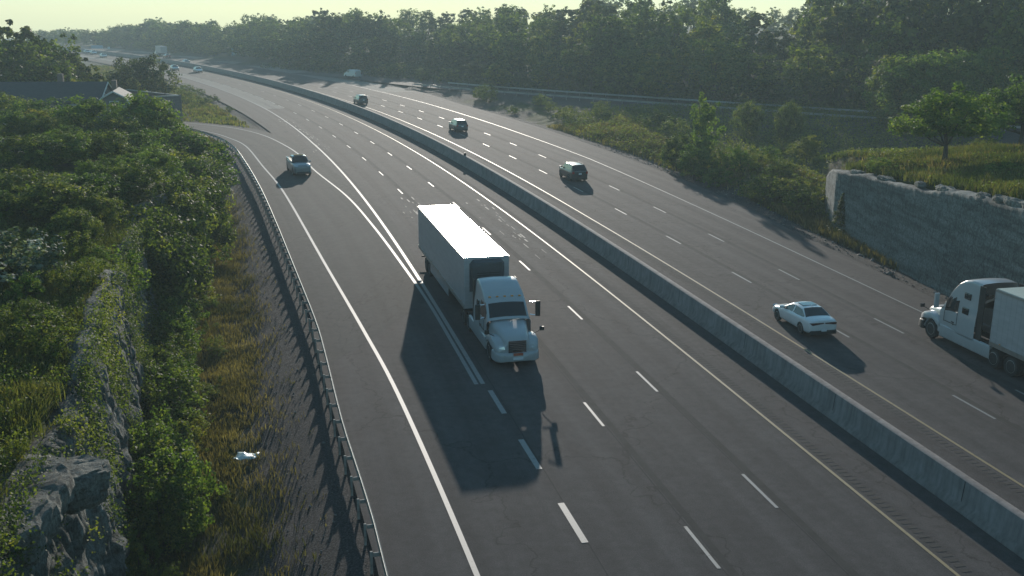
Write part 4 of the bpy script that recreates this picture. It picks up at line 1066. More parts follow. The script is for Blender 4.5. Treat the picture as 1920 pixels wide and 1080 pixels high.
# ------------------------------------------------------------------ signs
bluem = simple('blue_sign', (.20, .34, .46), .45, var=.05)
greyp = simple('sign_white', (.55, .60, .62), .45, var=.05)
def sign(name, label, x, y, z, a, wd, ht, clear, mat, posts=2, panels=None):
    r_ = empty(name, (x, y, z), a); tag(r_, label, 'sign')
    MB().box((0, 0, clear + ht / 2), (.08, wd, ht)).build('panel', mat, r_, bevel=.02)
    for (dy, dz, w_, h_) in (panels or []):
        MB().box((-.05, dy, clear + dz), (.02, w_, h_)).build('logo_plate', greyp, r_)
    for k in range(posts):
        yy = (k / (posts - 1) - .5) * wd * .7 if posts > 1 else 0
        MB().tube([(.08, yy, -.5), (.08, yy, clear + ht - .1)], .07, 8).build('post', MT['steel'], r_)
    return r_
gx_, gy_ = -104.0, 392.0
sign('road_sign', 'blue and white service sign on posts below the wood at the far bend', gx_ + 3, gy_ - 4, 0, math.atan2(1, -.28), 4.1, 2.7, .9, bluem, 2,
     [(-1.2, 1.85, .9, .8), (0, 1.85, .9, .8), (1.2, 1.85, .9, .8), (-1.2, .75, .9, .8), (0, .75, .9, .8), (1.2, .75, .9, .8)])
p = at(182, 88, 450); sign('road_sign', 'long pale blue sign board over the farthest part of the highway', p.x, p.y, 0, math.atan2(1, -.4), 4.6, 1.4, p.z - .7, bluem)
p = at(204, 90, 452); sign('road_sign', 'tiny pale round-looking sign right of the long blue board far away', p.x, p.y, 0, math.atan2(1, -.4), 1.0, 1.0, p.z - .5, greyp, 1)

# ------------------------------------------------------------------ sound wall
swm, t, b = new_mat('grey_wall_panel'); g = objc(t)
wv = N(t, 'ShaderNodeTexWave', wave_type='BANDS', bands_direction='Z'); wv.inputs['Scale'].default_value = .8; t.links.new(g, wv.inputs['Vector'])
c = mixc(t, ramp(t, noise(t, g, 2, 6, .6), [(.3, (.10, .095, .09)), (.7, (.17, .16, .155))]), ramp(t, wv.outputs['Fac'], [(0, (.7,) * 3), (.06, (1,) * 3)]), 1, 'MULTIPLY')
t.links.new(c, b.inputs['Base Color']); b.inputs['Roughness'].default_value = .9
capm = simple('pale_cap', (.42, .43, .40), .7)
sw = empty('sound_wall', (-52.3, 164.5, 0)); tag(sw, 'grey noise wall with pale cap ending beside the off-ramp behind the trees', 'wall')
def leg(dx, dy, n, base=0):
    Ld = math.hypot(dx, dy); a = math.atan2(dy, dx)
    for i in range(n):
        cx, cy = dx * (i + .5) / n, dy * (i + .5) / n
        MB().box((cx, cy, 2.0), (Ld / n - .3, .14, 4.4), a).build('panel', swm, sw)
        MB().box((cx, cy, 4.26), (Ld / n - .02, .3, .12), a).build('cap', capm, sw)
        MB().box((dx * (i + 1) / n, dy * (i + 1) / n, 2.05), (.3, .3, 4.6), a).build('post', swm, sw)
MB().box((0, 0, 2.05), (.36, .36, 4.65)).build('post', swm, sw)
leg(-12.5, 11.5, 4); leg(-3.4, -2.6, 1)

# ------------------------------------------------------------------ houses
roofm, t, b = new_mat('shingle_roof'); g = objc(t)
t.links.new(ramp(t, noise(t, mapping(t, g, (1, 1, 6)), 2.2, 6, .7), [(.3, (.03, .036, .04)), (.7, (.06, .07, .075))]), b.inputs['Base Color']); b.inputs['Roughness'].default_value = .8
sidm, t, b = new_mat('grey_siding'); g = objc(t)
wv = N(t, 'ShaderNodeTexWave', wave_type='BANDS', bands_direction='Z'); wv.inputs['Scale'].default_value = 1.6; t.links.new(g, wv.inputs['Vector'])
t.links.new(mixc(t, (.12, .13, .13), ramp(t, wv.outputs['Fac'], [(0, (.7,) * 3), (.2, (1,) * 3)]), 1, 'MULTIPLY'), b.inputs['Base Color']); b.inputs['Roughness'].default_value = .7
brick, t, b = new_mat('dull_brick'); g = objc(t)
bt = N(t, 'ShaderNodeTexBrick'); bt.inputs['Scale'].default_value = 4; bt.inputs['Color1'].default_value = (.13, .09, .08, 1); bt.inputs['Color2'].default_value = (.17, .12, .10, 1); bt.inputs['Mortar'].default_value = (.2, .19, .18, 1)
t.links.new(mapping(t, g, (1, 1, 1), (math.pi / 2, 0, 0)), bt.inputs['Vector']); t.links.new(bt.outputs[0], b.inputs['Base Color']); b.inputs['Roughness'].default_value = .9
trimm = simple('white_trim', (.50, .53, .50), .6)
def house(label, x, y, z, a, L, W, eave, ridge, gambrel=False, wall=sidm, wins=3):
    """gables face +-x, ridge along x"""
    r_ = empty('house', (x, y, z), a); tag(r_, label, 'house')
    hw = W / 2
    prof = [(-hw, eave), (0, ridge), (hw, eave)] if not gambrel else [(-hw, eave), (-hw * .68, eave + (ridge - eave) * .68), (0, ridge), (hw * .68, eave + (ridge - eave) * .68), (hw, eave)]
    ring = [(-hw, -1.5)] + prof + [(hw, -1.5)]
    MB().loft([[(xx, y_, z_) for y_, z_ in ring] for xx in (-L / 2, L / 2)]).build('wall', wall, r_)
    rf = MB(); th = .16; ov = .45
    q = [(prof[0][0] - ov, prof[0][1] - ov * .7)] + prof[1:-1] + [(prof[-1][0] + ov, prof[-1][1] - ov * .7)]
    rf.loft([[(xx, y_, z_ + .02) for y_, z_ in q] + [(xx, y_, z_ + th + .02) for y_, z_ in q[::-1]] for xx in (-L / 2 - .4, L / 2 + .4)])
    ro = rf.build('roof', roofm, r_)
    MB().box((L * .2, .3, ridge + .5), (.7, .6, 1.4)).build('chimney', brick, ro)
    for sg in (-1, 1):
        for i in range(len(q) - 1):
            (ya, za), (yb, zb) = q[i], q[i + 1]
            MB().tube([(sg * (L / 2 + .43), ya, za + .08), (sg * (L / 2 + .43), yb, zb + .08)], .10, 4).build('gable_trim', trimm, ro)
        w_ = MB().box((sg * (L / 2 + .03), 0, eave + .3 * (ridge - eave)), (.05, .9, 1.1)).build('window', MT['glass'], r_)
        MB().box((sg * (L / 2 + .02), 0, eave + .3 * (ridge - eave)), (.04, 1.1, 1.3)).build('frame', trimm, w_)
    for sg in (-1, 1):
        for i in range(wins):
            xx = -L / 2 + L * (i + .5) / wins
            w_ = MB().box((xx, sg * (hw + .03), eave - 1.2), (1.1, .05, 1.1)).build('window', MT['glass'], r_)
            MB().box((xx, sg * (hw + .02), eave - 1.2), (1.3, .04, 1.3)).build('frame', trimm, w_)
    MB().box((-L * .12, -hw - .04, .85), (.95, .06, 2.05)).build('door', trimm, r_)
    return r_
hx, hy = at(180, 157, 138).x, 138
house('long low house with dark shingle roof and white gable trim among the left trees', hx - 9.5, hy + 2, tz(hx - 9, hy), .12, 19, 8.5, 4.3, at(180, 157, 138).z - tz(hx - 9, hy) - .1)
hx2 = at(212, 170, 133).x
house('small barn-roofed outbuilding with pale gable trim right of the long house', hx2 + .2, 133.5, tz(hx2, 133), math.pi / 2 + .25, 6.5, 4.2, 3.6, at(212, 170, 133).z - tz(hx2, 133), True, wins=1)
p = at(1890, 75, 205)
house('brick house with blue grey roof high on the wooded hill at the upper right', p.x + 5, 208, p.z - .6, -.1, 18, 10, 2.6, 4.8, wall=brick, wins=5)

# ------------------------------------------------------------------ vegetation
def rand_dirs(n, r):
    v = r.normal(size=(n, 3)); return v / np.linalg.norm(v, axis=1)[:, None]
def leaf_quads(P_, Nn, size, r, aspect=.62):
    """leaf-shaped quads (rhombus, slightly folded) at points P_ facing about Nn"""
    n = len(P_); Nn = Nn + r.normal(size=(n, 3)) * .55; Nn /= np.linalg.norm(Nn, axis=1)[:, None]
    a = np.cross(Nn, r.normal(size=(n, 3))); a /= np.linalg.norm(a, axis=1)[:, None] + 1e-9; b_ = np.cross(Nn, a)
    s_ = (size * r.uniform(.55, 1.3, n))[:, None]
    V = np.stack([P_ - a * s_ * .5, P_ - b_ * s_ * aspect * .5 + Nn * s_ * .08, P_ + a * s_ * .5, P_ + b_ * s_ * aspect * .5 + Nn * s_ * .08], 1).reshape(-1, 3)
    return V
def crown(name, mat, seed, rx, rz, zc, ncl, nl, size, squash=.0, lobes=.75, flat_base=.92, cone=False, clr=.20):
    r = np.random.default_rng(seed)
    d = rand_dirs(ncl, r); d[:, 2] = np.where(d[:, 2] < -flat_base, -flat_base * r.uniform(0, 1, ncl), d[:, 2])
    rr = r.uniform(.25, 1, ncl) ** .45
    lob = 1 + lobes * fbm(d[:, 0] * 1.7 + 9, d[:, 1] * 1.7 + d[:, 2] * 2.3 + seed, seed, 3)
    c = d * (rr * lob)[:, None] * np.array([rx, rx, rz])
    if cone:
        h = r.uniform(0, 1, ncl) ** .7; ang = r.uniform(0, 2 * math.pi, ncl); q = (1 - h) * rx * r.uniform(.5, 1, ncl) + .1
        h = np.round(h * 12) / 12 + r.normal(size=ncl) * .01
        c = np.stack([q * np.cos(ang), q * np.sin(ang), (h * 2 - 1) * rz - q * .18], 1); d = np.stack([np.cos(ang), np.sin(ang), 0 * ang + .5], 1)
    c[:, 2] += zc
    rc = clr * rx * r.uniform(.55, 1.25, ncl)
    k = np.repeat(np.arange(ncl), nl); dl = rand_dirs(len(k), r); ru = r.uniform(.2, 1, len(k)) ** .5
    off_ = dl * (rc[k] * ru)[:, None] * np.array([1, 1, .85])
    P_ = c[k] + off_
    Nn = dl * .8 + d[k] * .5 + np.array([0, 0, .25])
    V = leaf_quads(P_, Nn, size, r)
    tint = np.clip(.42 + r.normal(size=ncl)[k] * .24 + r.normal(size=len(k)) * .14, 0, 1)
    F_ = np.arange(len(V)).reshape(-1, 4)
    return np_mesh(name, V, F_, mat, tint=tint), c
def trunk_mesh(name, seed, h, r0, cen, nb=7, lean=.04):
    r = np.random.default_rng(seed + 100); m = MB()
    top = np.array([r.normal() * lean * h, r.normal() * lean * h, h])
    pts = [tuple(top * t + np.array([math.sin(t * 5 + seed) * .03 * h, math.cos(t * 4) * .02 * h, 0]) * t) for t in np.linspace(0, 1, 6)]
    pts[0] = (0, 0, -.4)
    m.tube(pts, r0, 8, r0 * .25)
    sel = r.choice(len(cen), min(nb, len(cen)), replace=False)
    for i in sel:
        e = cen[i]; t = np.clip((e[2] / h) * .55, .15, .9); b0 = np.array(pts[int(t * 5)])
        mid = (b0 + e) / 2 + np.array([0, 0, -.08 * h])
        m.tube([tuple(b0), tuple(mid), tuple(e)], r0 * .45, 6, r0 * .1)
    return m.mesh(name, MT['bark'], 40)
PROTO = {}
def proto(key, mat, seed, h, rx, rz, zc, ncl, nl, size, th, r0, **kw):
    cm_, cen = crown('crown', MT[mat], seed, rx, rz, zc, ncl, nl, size, **kw)
    PROTO[key] = (cm_, trunk_mesh('trunk', seed, th, r0, cen), h)
# far wood trees (nominal height 14)
proto('far0', 'leaf_a', 1, 14, 4.3, 6.3, 7.3, 190, 20, .70, 11, .26)
proto('far1', 'leaf_b', 2, 14, 3.7, 6.5, 7.3, 180, 20, .70, 12, .24, lobes=.7)
proto('far2', 'leaf_a', 3, 14, 4.9, 6.0, 7.6, 210, 20, .72, 11, .28, lobes=.8)
proto('far3', 'leaf_c', 4, 14, 3.9, 6.2, 7.4, 170, 20, .66, 11, .22, lobes=.7)
proto('far4', 'leaf_b', 5, 14, 2.8, 6.8, 7.0, 170, 20, .55, 12.5, .2, cone=True)
proto('far5', 'leaf_b', 6, 14, 3.4, 6.5, 7.3, 140, 22, .66, 12, .2, lobes=1.0)
# mid-distance bushy trees (nominal 7)
proto('mid0', 'leaf_d', 11, 7, 2.9, 3.2, 3.6, 230, 44, .25, 5, .14, clr=.2)
proto('mid1', 'leaf_c', 12, 7, 2.5, 3.2, 3.6, 210, 44, .23, 5, .12, lobes=.8, clr=.2)
proto('mid2', 'leaf_a', 13, 7, 3.1, 3.2, 3.6, 240, 46, .25, 5, .15, lobes=.7, clr=.2)
proto('mid3', 'leaf_d', 14, 7, 2.7, 3.2, 3.7, 220, 44, .24, 5, .12, lobes=.9, clr=.2)
proto('plat', 'leaf_d', 17, 7, 3.6, 2.7, 4.4, 270, 50, .25, 4.6, .24, lobes=.7, clr=.17, flat_base=.5)
proto('poplar', 'leaf_d', 15, 7, 1.5, 3.4, 3.6, 130, 30, .26, 6.2, .1, clr=.3)
proto('spruce', 'leaf_b', 16, 7, 2.4, 3.2, 3.2, 260, 24, .22, 6.5, .12, cone=True, clr=.16)
proto('round', 'leaf_b', 18, 10, 5.3, 4.7, 5.0, 300, 34, .42, 7, .3, lobes=.35, clr=.17)
# shrubs (nominal 2.5)
proto('sh0', 'leaf_d', 21, 2.5, 1.25, 1.15, 1.2, 90, 34, .13, 1.6, .04, lobes=.8)
proto('sh1', 'leaf_c', 22, 2.5, 1.2, 1.1, 1.2, 80, 34, .12, 1.6, .04, lobes=.9)
proto('sh2', 'leaf_a', 23, 2.5, 1.3, 1.2, 1.25, 90, 34, .13, 1.6, .04, lobes=.7)
proto('sh3', 'leaf_e', 24, 2.5, 1.3, 1.15, 1.2, 90, 36, .15, 1.6, .04, lobes=.5)
proto('sapl', 'leaf_d', 25, 2.5, .62, 1.2, 1.3, 60, 26, .13, 2.2, .03, lobes=.9, clr=.34)
proto('conesh', 'leaf_a', 26, 2.5, 1.0, 1.15, 1.15, 110, 18, .12, 2.3, .04, cone=True, clr=.2)
_used = {}
NT = [0]
def tree(key, x, y, h, label, cat='tree', group=None, wide=1.0, z=None, name=None, rot=None):
    cmh, tmh, nom = PROTO[key]
    nm = name or ('tree' if cat == 'tree' else 'shrub')
    s_ = h / nom
    e = empty(nm, (x, y, (tz(x, y) if z is None else z) - .05), random.uniform(0, 6.28) if rot is None else rot)
    e.scale = (s_ * wide, s_ * wide, s_)
    tag(e, label, cat, group)
    link('crown', cmh, None, e); link('trunk', tmh, None, e); NT[0] += 1
    return e

# ---- far wood along the outbound side
SKY = np.array([(-60, 40), (0, 40), (90, 60), (110, 52), (150, 55), (180, 55), (215, 50), (240, 42), (270, 40), (290, 33), (320, 41), (400, 38), (450, 38), (480, 26), (520, 28), (560, 30), (590, 22), (605, 14), (640, 22), (660, 12), (680, 22), (700, 22), (720, 28), (750, 36), (770, 46), (790, 46), (800, 42), (820, 28), (850, 36), (870, 22), (930, 16), (960, 8), (1000, 8), (1050, 12), (1075, 15), (1100, 0), (1120, -18), (1200, -8), (1232, 20), (1245, 25), (1258, 5), (1270, -18), (1355, -14), (1374, 30), (1390, 32), (1402, 10), (1430, 12), (1450, 25), (1500, 20), (1520, -6), (1550, -45), (1700, -70), (2100, -90)], float)
def px_of(x, y): return 960 + CAM_F * x / (y * math.cos(CAM_P) + .0) * .985
def top_z(x, y, drop=0.0):
    px = px_of(x, y); yt = np.interp(px, SKY[:, 0], SKY[:, 1]) + drop
    return at(px, yt, y).z
wood = []
for row, (sd_, step, dropm) in enumerate(((9, 10, 85), (19, 10.5, 42), (32, 10.5, 12), (46, 10.5, 0))):
    L = 0
    for i in range(1, len(OR) - 1):
        L += 3.0
        if L < step: continue
        L = random.uniform(-2.5, 1.5)
        tvx, tvy = OR[i + 1, :2] - OR[i - 1, :2]; l = math.hypot(tvx, tvy); tvx /= l; tvy /= l
        dd = sd_ + random.uniform(-3, 3)
        x, y = OR[i, 0] - tvy * dd, OR[i, 1] + tvx * dd
        # step to the far side of the on-ramp
        if y < OR[i, 1]: x, y = OR[i, 0] + tvy * dd, OR[i, 1] - tvx * dd
        if y < 70: continue
        px = px_of(x, y)
        if px > 2080: continue
        wood.append((x, y, dropm + random.uniform(-6, 16) * (1 if row < 3 else .4), row))
for row, (dd, step, dropm) in enumerate(((7, 11, 34), (17, 12, 10), (30, 13, 0))):
    s = 322.0
    while s < 640:
        x, y = R(s, float(O_PR(s)) + dd + random.uniform(-2, 2)); s += step * random.uniform(.8, 1.25)
        wood.append((float(x), float(y), dropm + random.uniform(-4, 8), row))
WL = ['dark leafy tree at the front of the wood above the on-ramp', 'tall backlit leafy tree within the wood beyond the on-ramp', 'tall backlit tree on the skyline of the wood beyond the on-ramp']
for (x, y, drop, row) in wood:
    if abs(x - at(1890, 75, 205).x - 5) < 14 and 175 < y < 212: continue
    z0 = tz(x, y); h = top_z(x, y, drop) - z0
    if h < 3.0: h = 3.0 + random.random()
    h = min(h, 31)
    key = random.choice(['far0', 'far0', 'far1', 'far2', 'far2', 'far3', 'far5', 'far4' if row == 1 else 'far1'] if row else ['far0', 'far2', 'far3', 'far5'])
    wd = min(1.9, max(.9, 14 / h * 1.0)) if h < 14 else 1.08
    lb = WL[0] if row == 0 else WL[1] if row == 1 else WL[2]
    if y > 300: lb = 'hazy distant tree in the wood line right of the far highway'
    tree(key, x, y, h, lb, 'tree', 'trees at the front of the wood' if lb == WL[0] else 'trees in the wood' if lb == WL[1] else 'skyline trees of the wood' if lb == WL[2] else 'distant wood line', wide=wd)
# far end: wood closing the view beyond the highway and left of it
for i in range(26):
    px = 60 + i * 12.4 + random.uniform(-3, 3); dep = random.uniform(500, 610) if px < 330 else random.uniform(470, 520)
    a_ = at(px, np.interp(px, SKY[:, 0], SKY[:, 1]) + random.uniform(-1, 5), dep); z0 = tz(a_.x, a_.y)
    tree(random.choice(['far0', 'far1', 'far2']), a_.x, a_.y, max(7, a_.z - z0), 'faint hazy tree closing the view past the end of the highway', 'tree', 'hazy trees past the highway end', wide=1.25)
for i in range(40):
    px = 330 + i * 36 + random.uniform(-7, 7); dep = random.uniform(330, 390) if px > 600 else random.uniform(440, 470)
    yt = float(np.interp(px, SKY[:, 0], SKY[:, 1])) + random.uniform(2, 9)
    a_ = at(px, yt, dep); z0 = tz(a_.x, a_.y)
    tree(random.choice(['far0', 'far1', 'far2', 'far5']), a_.x, a_.y, max(9, a_.z - z0), 'pale hazy tree rising behind the skyline of the wood beyond the on-ramp', 'tree', 'rearmost trees of the wood', wide=1.25)
def rl_x(y): return float(np.interp(y, [p[1] for p in RAILx], [p[0] for p in RAILx]))
# front-left group
def T(key, px, ytop, dep, label, cat='tree', wide=1.0, group=None, minh=1.2, name=None, rot=None):
    a_ = at(px, ytop, dep); z0 = tz(a_.x, a_.y)
    return tree(key, a_.x, a_.y, max(minh, a_.z - z0), label, cat, group, wide, z=z0, name=name, rot=rot)
T('far1', 8, 36, 165, 'tall dark tree cut by the left edge of the photo behind the long house', wide=1.0)
T('far5', 66, 46, 172, 'tall thin-topped tree behind the long house, second from the left edge', wide=.9)
T('far2', 42, 78, 158, 'broad dark tree behind the long house, lower than its two neighbours', wide=1.1)
T('far0', 105, 68, 176, 'dark tree right of the two tall ones behind the long house', wide=1.0)
T('far1', 140, 98, 170, 'lower dark tree whose branches reach the far left road', wide=1.1)
T('far0', -40, 60, 150, 'dark tree just outside the left edge behind the long house', wide=1.2)
T('far2', 95, 112, 152, 'dark rounded tree directly behind the ridge of the long house', wide=1.5)
T('far1', 160, 128, 160, 'small dark tree at the right end of the group behind the long house', wide=1.2)
T('round', 258, 97, 186, 'dark round tree standing in front of the far highway beside the noise wall', wide=1.1)
T('mid1', 88, 142, 146, 'small yellow green tree peeking over the left part of the house roof', wide=.8)
T('mid1', 145, 140, 146, 'small yellow green tree peeking over the right part of the house roof', wide=.8)
fl = [('mid2', 22, 172, 112, 1.2, 'dark leafy tree hiding the left end of the long house roof'), ('mid0', 66, 178, 110, 1.1, 'leafy tree in front of the long house roof near its left end'), ('mid0', 20, 205, 92, 1.5, 'yellow green leafy tree at the left edge below the long house'), ('mid1', 70, 196, 96, 1.4, 'yellow green leafy tree in front of the house, second from the left edge'),
      ('mid0', 118, 196, 100, 1.2, 'leafy green tree in front of the middle of the long house'), ('mid3', 160, 172, 98, 1.1, 'tall leafy tree hiding the left base of the barn-roofed outbuilding'),
      ('mid2', 205, 215, 96, 1.3, 'dark leafy tree in front of the barn-roofed outbuilding'), ('mid3', 262, 164, 104, 1.05, 'tall leafy tree between the outbuilding and the noise wall'),
      ('mid2', 292, 196, 106, .7, 'dark leafy tree in front of the noise wall'), ('mid3', 318, 236, 104, .8, 'green tree at the right end of the left grove, nearest the off-ramp bend'),
      ('mid2', 50, 260, 74, 1.5, 'dark leafy tree in the second row of the left grove, at the left edge'), ('mid0', 120, 262, 76, 1.4, 'green tree in the second row of the left grove, left of its middle'),
      ('mid2', 190, 262, 80, 1.4, 'dark green tree in the middle of the second row of the left grove'), ('mid3', 250, 262, 84, 1.3, 'green tree right of the middle in the second row of the left grove'),
      ('mid2', 312, 268, 88, 1.2, 'dark green tree above the upright rock face'), ('mid2', 20, 330, 60, 1.7, 'dark shaded bushy tree in the front row of the left grove, at the edge'),
      ('mid2', 95, 345, 58, 1.6, 'dark shaded bushy tree above the weedy left plateau'), ('mid0', 165, 330, 62, 1.5, 'bushy green tree in the front row of the left grove'),
      ('mid2', 235, 330, 66, 1.3, 'dark bushy tree directly above the upright rock face on the left'), ('mid3', 292, 318, 72, 1.2, 'green bushy tree hanging over the right end of the upright rock face'),
      ('mid0', 335, 292, 86, .8, 'bushy green tree leaning over the slope beside the guard rail bend')]
for (k_, px, yt, dep, wd, lb) in fl: T(k_, px, yt, dep, lb, 'tree', wd * 1.25, 'leafy trees of the left grove', 2.8)
for i in range(36):
    px = random.uniform(-30, 345); yt = random.uniform(225, 430) - max(0, px - 150) * .35; dep = float(np.interp(yt, [200, 260, 330, 430], [104, 82, 64, 50])) + random.uniform(-3, 3)
    a_ = at(px, yt, dep)
    if a_.x > CLx_left(a_.y) - 1.0 and a_.y < 86: continue
    T(random.choice(['mid0', 'mid2', 'mid2', 'mid3']), px, yt, dep, 'dense leafy filler tree inside the grove left of the off-ramp', 'tree', random.uniform(1.1, 1.5), 'dense middle of the left grove', 2.2)
for (px, yt, dep) in ((300, 352, 67), (322, 338, 70), (345, 325, 74), (280, 372, 62), (262, 400, 59), (352, 322, 77), (330, 330, 74)):
    T('mid2', px, yt, dep, 'dark bushy tree hanging over the edge of the upright rock face', 'tree', 1.0, 'bushy trees along the rock edge', 1.8)
T('sh3', 12, 418, 44, 'silvery shrub with pale shining leaves at the left edge', 'shrub', 1.5, minh=2.4)
T('sh1', 172, 520, 43.5, 'yellow leaved shrub beside the pale rock ledge', 'shrub', 1.0, minh=1.6)
T('sh1', 150, 455, 49, 'orange yellow shrub at the top of the left rock face', 'shrub', 1.2, minh=1.8)
T('sh0', 205, 455, 50, 'green shrub at the top of the left rock face beside the orange one', 'shrub', 1.2, minh=2.0)
T('sh1', 25, 815, 25.5, 'small bright shrub above the cracked rock in the lower left corner', 'shrub', 1.0, minh=.8)
# shrubs at the foot of the left rock face and up the slope
foot = []
for y in np.arange(26, 62, 1.5):
    for k in range(3):
        foot.append((float(CLx_left(y)) + random.uniform(.7, 2.3) + k * .45, y + random.uniform(-.7, .7)))
for (x, y) in foot:
    k_ = random.choice(['sh0', 'sh0', 'sapl', 'sh2', 'conesh', 'sh0', 'sh1'])
    h_ = random.uniform(1.3, 3.2) * (1.0 if y > 32 else .7) 
    tree(k_, x, y, h_, 'bright green shrub growing at the foot of the left rock face', 'shrub', 'shrubs below the left rock face', wide=random.uniform(.8, 1.15))
for i in range(66):
    y = random.uniform(62, 112); rx_ = float(np.interp(y, [p[1] for p in RAILp], [p[0] for p in RAILp]))
    x = rx_ - random.uniform(6.2, 11.0) - max(0, (y - 85)) * .05
    if x < CLx_left(y) + .3 and y < 84: continue
    tree(random.choice(['sh0', 'sh1', 'sh2', 'sh0', 'conesh']), x, y, random.uniform(.9, 2.4), 'green roadside shrub on the slope between the rock face and guard rail', 'shrub', 'shrubs on the slope left of the guard rail', wide=random.uniform(.9, 1.3))
for i in range(30):
    y = random.uniform(86, 114); rx_ = float(np.interp(y, [p[1] for p in RAILp], [p[0] for p in RAILp]))
    tree(random.choice(['sh2', 'sh0', 'sh1']), rx_ - random.uniform(4.5, 12), y, random.uniform(.9, 1.7), 'green roadside shrub on the slope between the rock face and guard rail', 'shrub', 'shrubs on the slope left of the guard rail', wide=1.2)
for i in range(46):
    y = random.uniform(19, 50); x = float(CLx_left(y)) - random.uniform(.2, 12) ** 1.0 * random.uniform(.1, 1)
    tree(random.choice(['sh0', 'sh1', 'sh2', 'sh2', 'conesh']), x, y, random.uniform(.6, 1.5), 'weedy bush among tall weeds on the left plateau above the rock face', 'shrub', 'weedy bushes on the left plateau', wide=random.uniform(1.0, 1.7))
for i in range(40):
    y = random.uniform(20, 64); x = rl_x(y) - random.uniform(5.0, 8.2)
    tree(random.choice(['sh1', 'sh2', 'sh0', 'conesh']), x, y, random.uniform(.4, 1.0), 'small low bush on the dry grassy slope left of the guard rail', 'shrub', 'small bushes on the dry slope', wide=random.uniform(1.0, 1.6))
# right-hand side
def TB(key, px, yb, dep, h, label, cat='tree', wide=1.0, group=None):
    a_ = at(px, yb, dep); return tree(key, a_.x, a_.y, h, label, cat, group, wide)
TB('plat', 1772, 285, 82, 5.6, 'broad sunlit tree with a visible trunk standing on the right plateau', wide=1.3)
TB('plat', 1915, 250, 92, 6.0, 'sunlit leafy tree on the plateau cut by the right edge of the photo', wide=1.2)
TB('sh1', 1690, 280, 84, 1.6, 'low sunlit bush left of the plateau tree trunk', 'shrub', 1.6)
TB('sh0', 1650, 285, 82, 1.4, 'low green bush at the left end of the sunny plateau', 'shrub', 1.7)
TB('sh1', 1840, 262, 92, 1.2, 'low yellow green bush between the two plateau trees', 'shrub', 2.0)
TB('sh0', 1880, 330, 72, 1.1, 'low bush on the plateau above the right rock face', 'shrub', 2.2)
TB('spruce', 1592, 310, 84, 3.8, 'dark spreading conifer on the left end of the right plateau', wide=1.35)
TB('spruce', 1560, 300, 92, 3.2, 'smaller dark conifer beside the end of the right rock face', wide=1.3)
TB('poplar', 1316, 330, 117, 8.6, 'slender bright green tree standing beside the outbound shoulder', wide=.85)
TB('mid2', 1268, 325, 119, 4.6, 'greyish green bushy tree left of the slender roadside tree', wide=.95)
TB('mid0', 1300, 345, 112, 4.0, 'low bushy tree under the slender roadside tree', wide=1.1)
rb = [(1345, 375, 106), (1385, 360, 108), (1370, 330, 112), (1420, 345, 106), (1455, 360, 102), (1430, 390, 98), (1480, 385, 96), (1500, 400, 93), (1400, 310, 114), (1440, 320, 110), (1350, 320, 116), (1330, 350, 110), (1470, 345, 104), (1515, 375, 95)]
for (px, yb, dep) in rb:
    TB(random.choice(['sh1', 'sh2', 'sh1', 'sh0']), px, yb, dep, random.uniform(1.7, 2.9), 'sunlit brushy shrub on the mound left of the right rock face', 'shrub', random.uniform(1.1, 1.5), 'shrubs on the roadside mound')
TB('mid2', 1475, 250, 140, 6.0, 'brownish dark small tree between the on-ramp and the mound, right one', wide=.7)
TB('mid2', 1400, 255, 145, 5.5, 'brownish dark small tree between the on-ramp and the mound, left one', wide=.8)
TB('mid1', 1515, 262, 120, 3.6, 'low yellow green tree catching the sun between on-ramp and right plateau', wide=1.5)
TB('mid1', 1470, 270, 128, 2.4, 'low sunlit bush beside the yellow green tree below the on-ramp', 'shrub', 1.5)
for i in range(26):
    px = random.uniform(780, 1290); dep = np.interp(px, [780, 1290], [222, 150]) + random.uniform(-12, 6)
    a_ = at(px, 200, dep); s0, o0 = SO(a_.x, a_.y)
    if o0[0] < O_PR(s0[0]) + 3.0: continue
    tree(random.choice(['sh2', 'sh1', 'mid2', 'sh2']), a_.x, a_.y, random.uniform(1.3, 3.2), 'low dark shrub on the strip between outbound lanes and on-ramp', 'shrub', 'shrubs between the highway and on-ramp', wide=1.4)
for i in range(22):
    px = 1690 + i * 12; dep = random.uniform(140, 152); T(random.choice(['mid1', 'mid0', 'mid3']), px, (82 if px < 1830 and px > 1790 else 92) + random.uniform(-5, 8), dep, 'bushy tree with sunlit top in the hedge row below the brick house', 'tree', 1.15, 'hedge row below the brick house', 4)
# grass triangle bushes
for (px, yb, dep, h_) in ((346, 205, 205, 2.6), (380, 200, 200, 1.8), (400, 196, 205, 1.5), (372, 186, 222, 1.6), (350, 180, 232, 1.8), (430, 212, 186, 1.0)):
    TB('sh2', px, yb, dep, h_, 'low dull bush in the grassy triangle between off-ramp and highway', 'shrub', 1.6, 'bushes in the grassy triangle')

